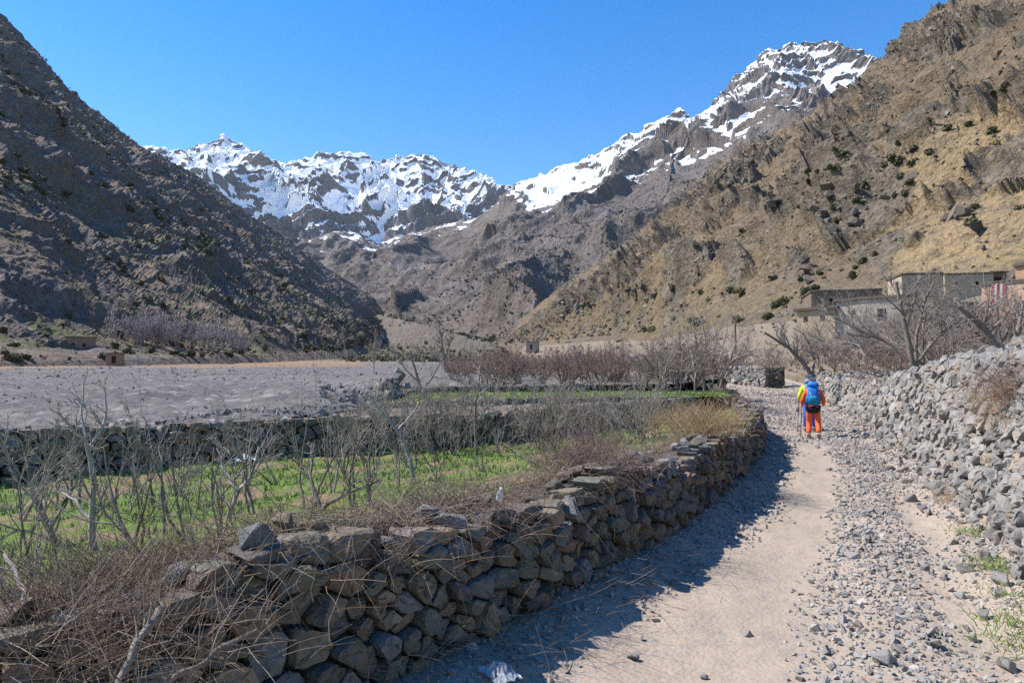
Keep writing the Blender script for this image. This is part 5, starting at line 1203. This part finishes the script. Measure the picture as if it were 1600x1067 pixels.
def hiker(px_, py_, d, rz, label, jacket, trousers, shorts, hat, hgt, flip, pack_mat, pack_side, pack_label, lean=0.05):
    q = field_at(px_, py_, float(path_z(*at(px_, py_, d)[:2]))); base = (q[0], q[1], float(path_z(q[0], q[1])))
    root = empty('person', base, rz); root.scale = (hgt / 1.74,) * 3; tag(root, label, 'person')
    f = flip
    J = {'pel': (0, 0, .96, .13, .10), 'sp': (0, lean * .4, 1.14, .12, .09), 'ch': (0, lean, 1.34, .15, .105), 'nk': (0, lean + .03, 1.50, .055), 'hb': (0, lean + .05, 1.57, .075), 'hd': (0, lean + .06, 1.65, .092), 'ht': (0, lean + .05, 1.72, .06),
         'nose': (0, lean + .16, 1.63, .014), 'earl': (-.09, lean + .05, 1.635, .016), 'earr': (.09, lean + .05, 1.635, .016)}
    B = [('pel', 'sp'), ('sp', 'ch'), ('ch', 'nk'), ('nk', 'hb'), ('hb', 'hd'), ('hd', 'ht'), ('hd', 'nose'), ('hd', 'earl'), ('hd', 'earr')]
    legs = {'l': (-1, .14 * f, .03 * f), 'r': (1, -.02 * f, -.17 * f)}
    for s_, (sg, ky, ay) in legs.items():
        J.update({'hp' + s_: (.095 * sg, 0, .90, .088), 'kn' + s_: (.12 * sg, ky + .03, .50, .058), 'an' + s_: (.13 * sg, ay, .10 + max(0, -ay) * .2, .042), 'to' + s_: (.14 * sg, ay + .15, .05, .036)})
        B += [('pel', 'hp' + s_), ('hp' + s_, 'kn' + s_), ('kn' + s_, 'an' + s_), ('an' + s_, 'to' + s_)]
        el = (.29 * sg, lean - .02, 1.13); wr = (.28 * sg, lean + .16 * (1 - .35 * sg * f), 1.00)
        J.update({'sh' + s_: (.185 * sg, lean, 1.41, .062), 'el' + s_: (*el, .046), 'wr' + s_: (*wr, .032), 'pm' + s_: (wr[0], wr[1] + .07, wr[2] - .005, .036)})
        B += [('ch', 'sh' + s_), ('sh' + s_, 'el' + s_), ('el' + s_, 'wr' + s_), ('wr' + s_, 'pm' + s_)]
        for k in range(4):                                            # fingers curled round the pole grip
            zo = .028 - .018 * k; ln = (.030, .034, .031, .025)[k]; p0 = (wr[0] + .012 * sg, wr[1] + .10, wr[2] + zo)
            J.update({f'f{k}a' + s_: (*p0, .010), f'f{k}b' + s_: (p0[0] - .012 * sg, p0[1] + ln, p0[2] - .004, .009), f'f{k}c' + s_: (p0[0] - .036 * sg, p0[1] + ln * .75, p0[2] - .008, .008)})
            B += [('pm' + s_, f'f{k}a' + s_), (f'f{k}a' + s_, f'f{k}b' + s_), (f'f{k}b' + s_, f'f{k}c' + s_)]
        J.update({'ta' + s_: (wr[0] - .03 * sg, wr[1] + .06, wr[2] + .02, .011), 'tb' + s_: (wr[0] - .035 * sg, wr[1] + .095, wr[2] + .028, .009)}); B += [('pm' + s_, 'ta' + s_), ('ta' + s_, 'tb' + s_)]
    skin('body', J, B, MSKIN, root)
    g = lambda k, r_, r2=None: (*J[k][:3], r_) if r2 is None else (*J[k][:3], r_, r2)
    jj = {'ch': g('ch', .185, .135), 'sp': g('sp', .165, .125), 'pel': (0, 0, .93, .17, .13), 'nk': (*J['nk'][:2], 1.47, .085)}; jb = [('ch', 'sp'), ('sp', 'pel'), ('ch', 'nk')]
    for s_ in 'lr':
        jj.update({'sh' + s_: g('sh' + s_, .088), 'el' + s_: g('el' + s_, .070), 'wr' + s_: g('wr' + s_, .052)}); jb += [('ch', 'sh' + s_), ('sh' + s_, 'el' + s_), ('el' + s_, 'wr' + s_)]
    skin('jacket', jj, jb, jacket, root)
    tj = {'pel': (0, 0, .93, .16, .12)}; tb = []
    for s_ in 'lr':
        a = J['an' + s_]; tj.update({'hp' + s_: g('hp' + s_, .115), 'kn' + s_: g('kn' + s_, .088), 'an' + s_: (a[0], a[1], a[2] + .06, .078)}); tb += [('pel', 'hp' + s_), ('hp' + s_, 'kn' + s_), ('kn' + s_, 'an' + s_)]
        skin('boot', {'h': (a[0], a[1] - .03, a[2] - .03, .056), 'm': (a[0], a[1] + .07, a[2] - .045, .050), 't': (a[0] + .005, a[1] + .17, .048, .042), 'c': (a[0], a[1] - .01, a[2] + .07, .055)}, [('h', 'm'), ('m', 't'), ('h', 'c')], MGREY, root)
    skin('trousers', tj, tb, trousers, root)
    if shorts:
        sj = {'pel': (0, -.01, .94, .175, .135)}; sb = []
        for s_ in 'lr':
            h_, k_ = J['hp' + s_], J['kn' + s_]; sj['hp' + s_] = g('hp' + s_, .128); sj['th' + s_] = tuple(h_[i] * .55 + k_[i] * .45 for i in range(3)) + (.112,); sb += [('pel', 'hp' + s_), ('hp' + s_, 'th' + s_)]
        skin('shorts', sj, sb, shorts, root)
    skin('hair', {'a': (0, lean + .02, 1.66, .098), 'b': (0, lean + .0, 1.60, .08)}, [('a', 'b')], MHAIR, root)
    skin('hat', {'a': (0, lean + .045, 1.69, .112), 'b': (0, lean + .05, 1.755, .085), 'c': (0, lean + .15, 1.70, .05)}, [('a', 'b'), ('a', 'c')], hat, root)
    # face details
    for sg in (-1, 1):
        v, t = rock_proto(950, 14, 1.0); o = link('eye', mesh_from('eye', v * .022 + np.array((.034 * sg, lean + .143, 1.652)), t, True), MDARK, root)
    v, t = rock_proto(951, 14, 0.4); link('mouth', mesh_from('mouth', v * np.array((.05, .02, .018)) + np.array((0, lean + .142, 1.585)), t, True), MRED, root)
    # backpack: a thing of its own on the back
    bp = empty('backpack', base, rz); bp.scale = root.scale; tag(bp, pack_label, 'backpack')
    def loft(name, rings, mat, n=14):
        V_, T_ = [], []
        for (cy, cz, w, dp) in rings:
            for k in range(n):
                a = 2 * math.pi * k / n; c_, s2 = math.cos(a), math.sin(a)
                V_.append((w * math.copysign(abs(c_) ** .55, c_), cy + dp * math.copysign(abs(s2) ** .6, s2), cz))
        m_ = len(rings)
        for i in range(m_ - 1):
            for k in range(n): T_.append((i * n + k, i * n + (k + 1) % n, (i + 1) * n + (k + 1) % n, (i + 1) * n + k))
        me = bpy.data.meshes.new(name); me.from_pydata(V_, [], T_ + [tuple(range(n))[::-1], tuple(range((m_ - 1) * n, m_ * n))]); me.shade_smooth()
        return link(name, me, mat, bp)
    y0 = lean - .26
    loft('main_bag', [(y0 + .03, 1.00, .10, .07), (y0, 1.04, .145, .11), (y0 - .02, 1.20, .155, .125), (y0 - .02, 1.38, .15, .12), (y0, 1.52, .14, .105), (y0 + .01, 1.555, .12, .09)], pack_mat)
    loft('lid', [(y0 + .01, 1.545, .13, .10), (y0, 1.57, .155, .125), (y0, 1.63, .15, .12), (y0 + .02, 1.675, .11, .08), (y0 + .02, 1.685, .05, .04)], pack_mat)
    loft('front_pocket', [(y0 - .13, 1.06, .06, .02), (y0 - .135, 1.08, .105, .035), (y0 - .15, 1.22, .11, .04), (y0 - .135, 1.27, .09, .03), (y0 - .13, 1.285, .05, .02)], pack_side)
    for sg in (-1, 1):
        lo_ = loft('side_pocket', [(y0, 1.06, .02, .06), (y0, 1.08, .04, .08), (y0, 1.24, .045, .085), (y0, 1.28, .02, .06)], pack_side); lo_.location = (.155 * sg, 0, 0)
        P = np.array([(.10 * sg, y0 + .10, 1.50), (.12 * sg, lean + .02, 1.52), (.13 * sg, lean + .15, 1.40), (.14 * sg, lean + .12, 1.22), (.15 * sg, lean - .05, 1.10)])[None]; v_, q_ = tubes(P, np.full((1, 5), .022), 5); link('shoulder_strap', mesh_from('strap', v_, q_, True), MBLACK, bp)
        P = np.array([(.06 * sg, y0 - .145, 1.30), (.10 * sg, y0 - .125, 1.38), (.15 * sg, y0 - .05, 1.42)])[None]; v_, q_ = tubes(P, np.full((1, 3), .008), 4); link('compression_strap', mesh_from('strap', v_, q_, True), MYEL if sg < 0 else MBLACK, bp)
        P = np.array([(.165 * sg, y0 + .03, 1.08), (.185 * sg, lean - .02, 1.04), (.13 * sg, lean + .13, 1.02)])[None]; v_, q_ = tubes(P, np.full((1, 3), .02), 5); link('hip_belt', mesh_from('strap', v_, q_, True), MBLACK, bp)
    return root, base, J
p1, b1, J1 = hiker(1272, 686, 18.8, -0.38, 'hiker in orange jacket and trousers with black shorts, seen from behind', MORANGE, MORANGE, MBLACK, MHAT, 1.66, 1, MBLUE, MTEALP, 'large blue backpack worn by the hiker in orange')
p2, b2, J2 = hiker(1266, 676, 20.8, -0.36, 'hiker in lime jacket and blue trousers walking half hidden ahead', MLIME, MNAVY, None, MHAT, 1.70, -1, MGREYP, MBLACK, 'greyish blue backpack on the half hidden hiker in lime')
def pole(b, hand, tip, label, hgt):
    sc_ = hgt / 1.74; h_ = np.array(b) + np.array(hand) * sc_; t_ = np.array(b) + np.array(tip) * sc_; t_[2] = path_z(t_[0], t_[1])
    root = empty('trekking_pole', t_); tag(root, label, 'trekking pole'); d = h_ - t_
    for nm, a, e, r_, mt in (('shaft', 0.0, 0.97, .009, MBLACK), ('grip', 0.93, 1.05, .018, MBLACK), ('basket', 0.04, 0.055, .035, MGREY)):
        P = np.stack([d * a, d * (a + e) / 2, d * e])[None]; v_, q_ = tubes(P, np.full((1, 3), r_), 6); link(nm, mesh_from(nm, v_, q_, True), mt, root)
pole(b1, (-.19, .33, 1.00), (-.22, .42, 0), 'thin dark trekking pole in the hand of the hiker in orange', 1.66)
pole(b2, (-.19, .33, 1.00), (-.32, .2, 0), 'thin dark trekking pole in the hand of the hiker in lime', 1.70)

# ------------------------------------------------------------------ dead branches, bottle, plastic scraps
def branch(name, pts, r0, r1, mat, label, seed, nk=3):
    r = np.random.RandomState(seed); q = np.array([at(*p) for p in pts]); s_ = np.concatenate([[0], np.cumsum(np.linalg.norm(np.diff(q, axis=0), axis=1))])
    tq = np.linspace(0, s_[-1], 10); P = np.stack([np.interp(tq, s_, q[:, j]) for j in range(3)], -1) + r.normal(0, 0.005, (10, 3)); base = P[0].copy(); P = (P - base)[None]
    R = np.linspace(r0, r1, 10)[None]; root = empty(name, base); tag(root, label, 'branch')
    v_, q_ = tubes(P, R, 7); link('limb', mesh_from('limb', v_, q_, True), mat, root)
    for k in range(nk):
        a, b = kids(r, P, R, 1, 0.3, 0.9, 0.8, 0.4, 5, 0.15, 0.0, 0.5, 0.003); v_, q_ = tubes(a, b, 4); link('twig', mesh_from('twig', v_, q_, True), mat, root)
branch('dead_branch', [(178, 1075, 2.30), (205, 1020, 2.40), (225, 985, 2.48), (252, 952, 2.6)], 0.010, 0.016, MB_DARK, 'thick dead branch leaning on the near end of the wall', 1)
branch('dead_branch', [(262, 1062, 2.45), (285, 1042, 2.45), (310, 1048, 2.5), (345, 1010, 2.6), (405, 982, 2.7)], 0.011, 0.006, MB_DARK, 'crooked grey branch lying across the wall stones', 2)
branch('dead_branch', [(20, 980, 2.6), (45, 960, 2.6), (30, 905, 2.7), (8, 865, 2.8)], 0.012, 0.007, MB_TWIG, 'upright dead stub beside the near end of the wall', 3)
MPLA = M('clear_plastic', 0.25, 0.5); MPLA.b.inputs['Alpha'].default_value = 0.45; MPLA = MPLA.done((0.55, 0.57, 0.60)); MWPL = flatmat('white_plastic', (0.78, 0.78, 0.76), 0.4, 0.1)
q = at(779, 782, 4.62); zt = LL.s_of(q[0], q[1])
bt = empty('plastic_bottle', (q[0], q[1], q[2])); bt.rotation_euler = (0.12, 0.2, 0); bt.scale = (0.62, 0.62, 0.62); tag(bt, 'small empty clear plastic bottle standing on the wall top', 'bottle')
prof = [(0.0, 0.001), (0.03, 0.0), (0.034, 0.01), (0.034, 0.05), (0.031, 0.055), (0.034, 0.06), (0.034, 0.085), (0.025, 0.105), (0.012, 0.12), (0.012, 0.13)]
V_ = [(rr_ * math.cos(a), rr_ * math.sin(a), z_) for rr_, z_ in prof for a in np.arange(12) * math.pi / 6]; T_ = [(i * 12 + k, i * 12 + (k + 1) % 12, (i + 1) * 12 + (k + 1) % 12, (i + 1) * 12 + k) for i in range(len(prof) - 1) for k in range(12)]
link('bottle_body', mesh_from('bottle_body', np.array(V_), np.array(T_), True), MPLA, bt)
V2 = [(0.014 * s_ * math.cos(a), 0.014 * s_ * math.sin(a), z_) for s_, z_ in ((0, .145), (1, .145), (1, .13)) for a in np.arange(12) * math.pi / 6]; T2 = [(i * 12 + k, i * 12 + (k + 1) % 12, (i + 1) * 12 + (k + 1) % 12, (i + 1) * 12 + k) for i in range(2) for k in range(12)]
link('cap', mesh_from('cap', np.array(V2), np.array(T2), True), MWPL, bt)
def crumple(name, c, w, h, mat, label, cat, seed):
    n = 13; u = np.linspace(-1, 1, n); A, B = np.meshgrid(u, u, indexing='ij'); p = np.stack([A, B, 0 * A], -1)
    V = np.stack([A * w * (1 + .3 * perlin(p * 2 + seed)), B * w * .7 * (1 + .3 * perlin(p * 2 + seed + 9)), h * np.abs(fbm(p * 2.2 + seed * 3.1, 4, .7)) * 1.5 * (1.1 - .8 * np.maximum(np.abs(A), np.abs(B)))], -1)
    o = grid_obj(name, V, mat, False); o.location = c; o.rotation_euler = (0, 0, seed); tag(o, label, cat)
    md = bmesh.new(); md.from_mesh(o.data); bmesh.ops.solidify(md, geom=list(md.faces), thickness=0.003); md.to_mesh(o.data); md.free()
q = field_at(782, 1046, 0.12); crumple('plastic_scrap', (q[0], q[1], 0.10 + float(z_path(q[1]))), 0.11, 0.06, MPLA, 'crumpled clear plastic scrap at the foot of the wall', 'plastic scrap', 2)
q = field_at(385, 722, FIELD_Z + 0.05); crumple('plastic_bag', (q[0], q[1], FIELD_Z + 0.08), 0.17, 0.10, MWPL, 'white plastic bag lying below the long terrace wall', 'plastic bag', 4)

# ------------------------------------------------------------------ haze
hz = bpy.data.materials.new('mountain_air'); hz.use_nodes = True; nt = hz.node_tree
nt.nodes.remove(nt.nodes['Principled BSDF']); pv = nt.nodes.new('ShaderNodeVolumePrincipled'); pv.inputs['Color'].default_value = (0.62, 0.78, 1.0, 1); pv.inputs['Density'].default_value = 1.6e-5; pv.inputs['Anisotropy'].default_value = 0.0
nt.links.new(pv.outputs[0], nt.nodes['Material Output'].inputs['Volume'])
zmax = max(float(v[0][..., 2].max()) for v in HILLS.values()); zmin = min(float(v[0][..., 2].min()) for v in HILLS.values())
hb = link('haze', box_mesh('haze', -6500, 6500, -60, 7000, min(zmin, -3) - 1, zmax + 60), hz); tag(hb, 'thin blue air haze filling the valley', 'haze', None, 'stuff')
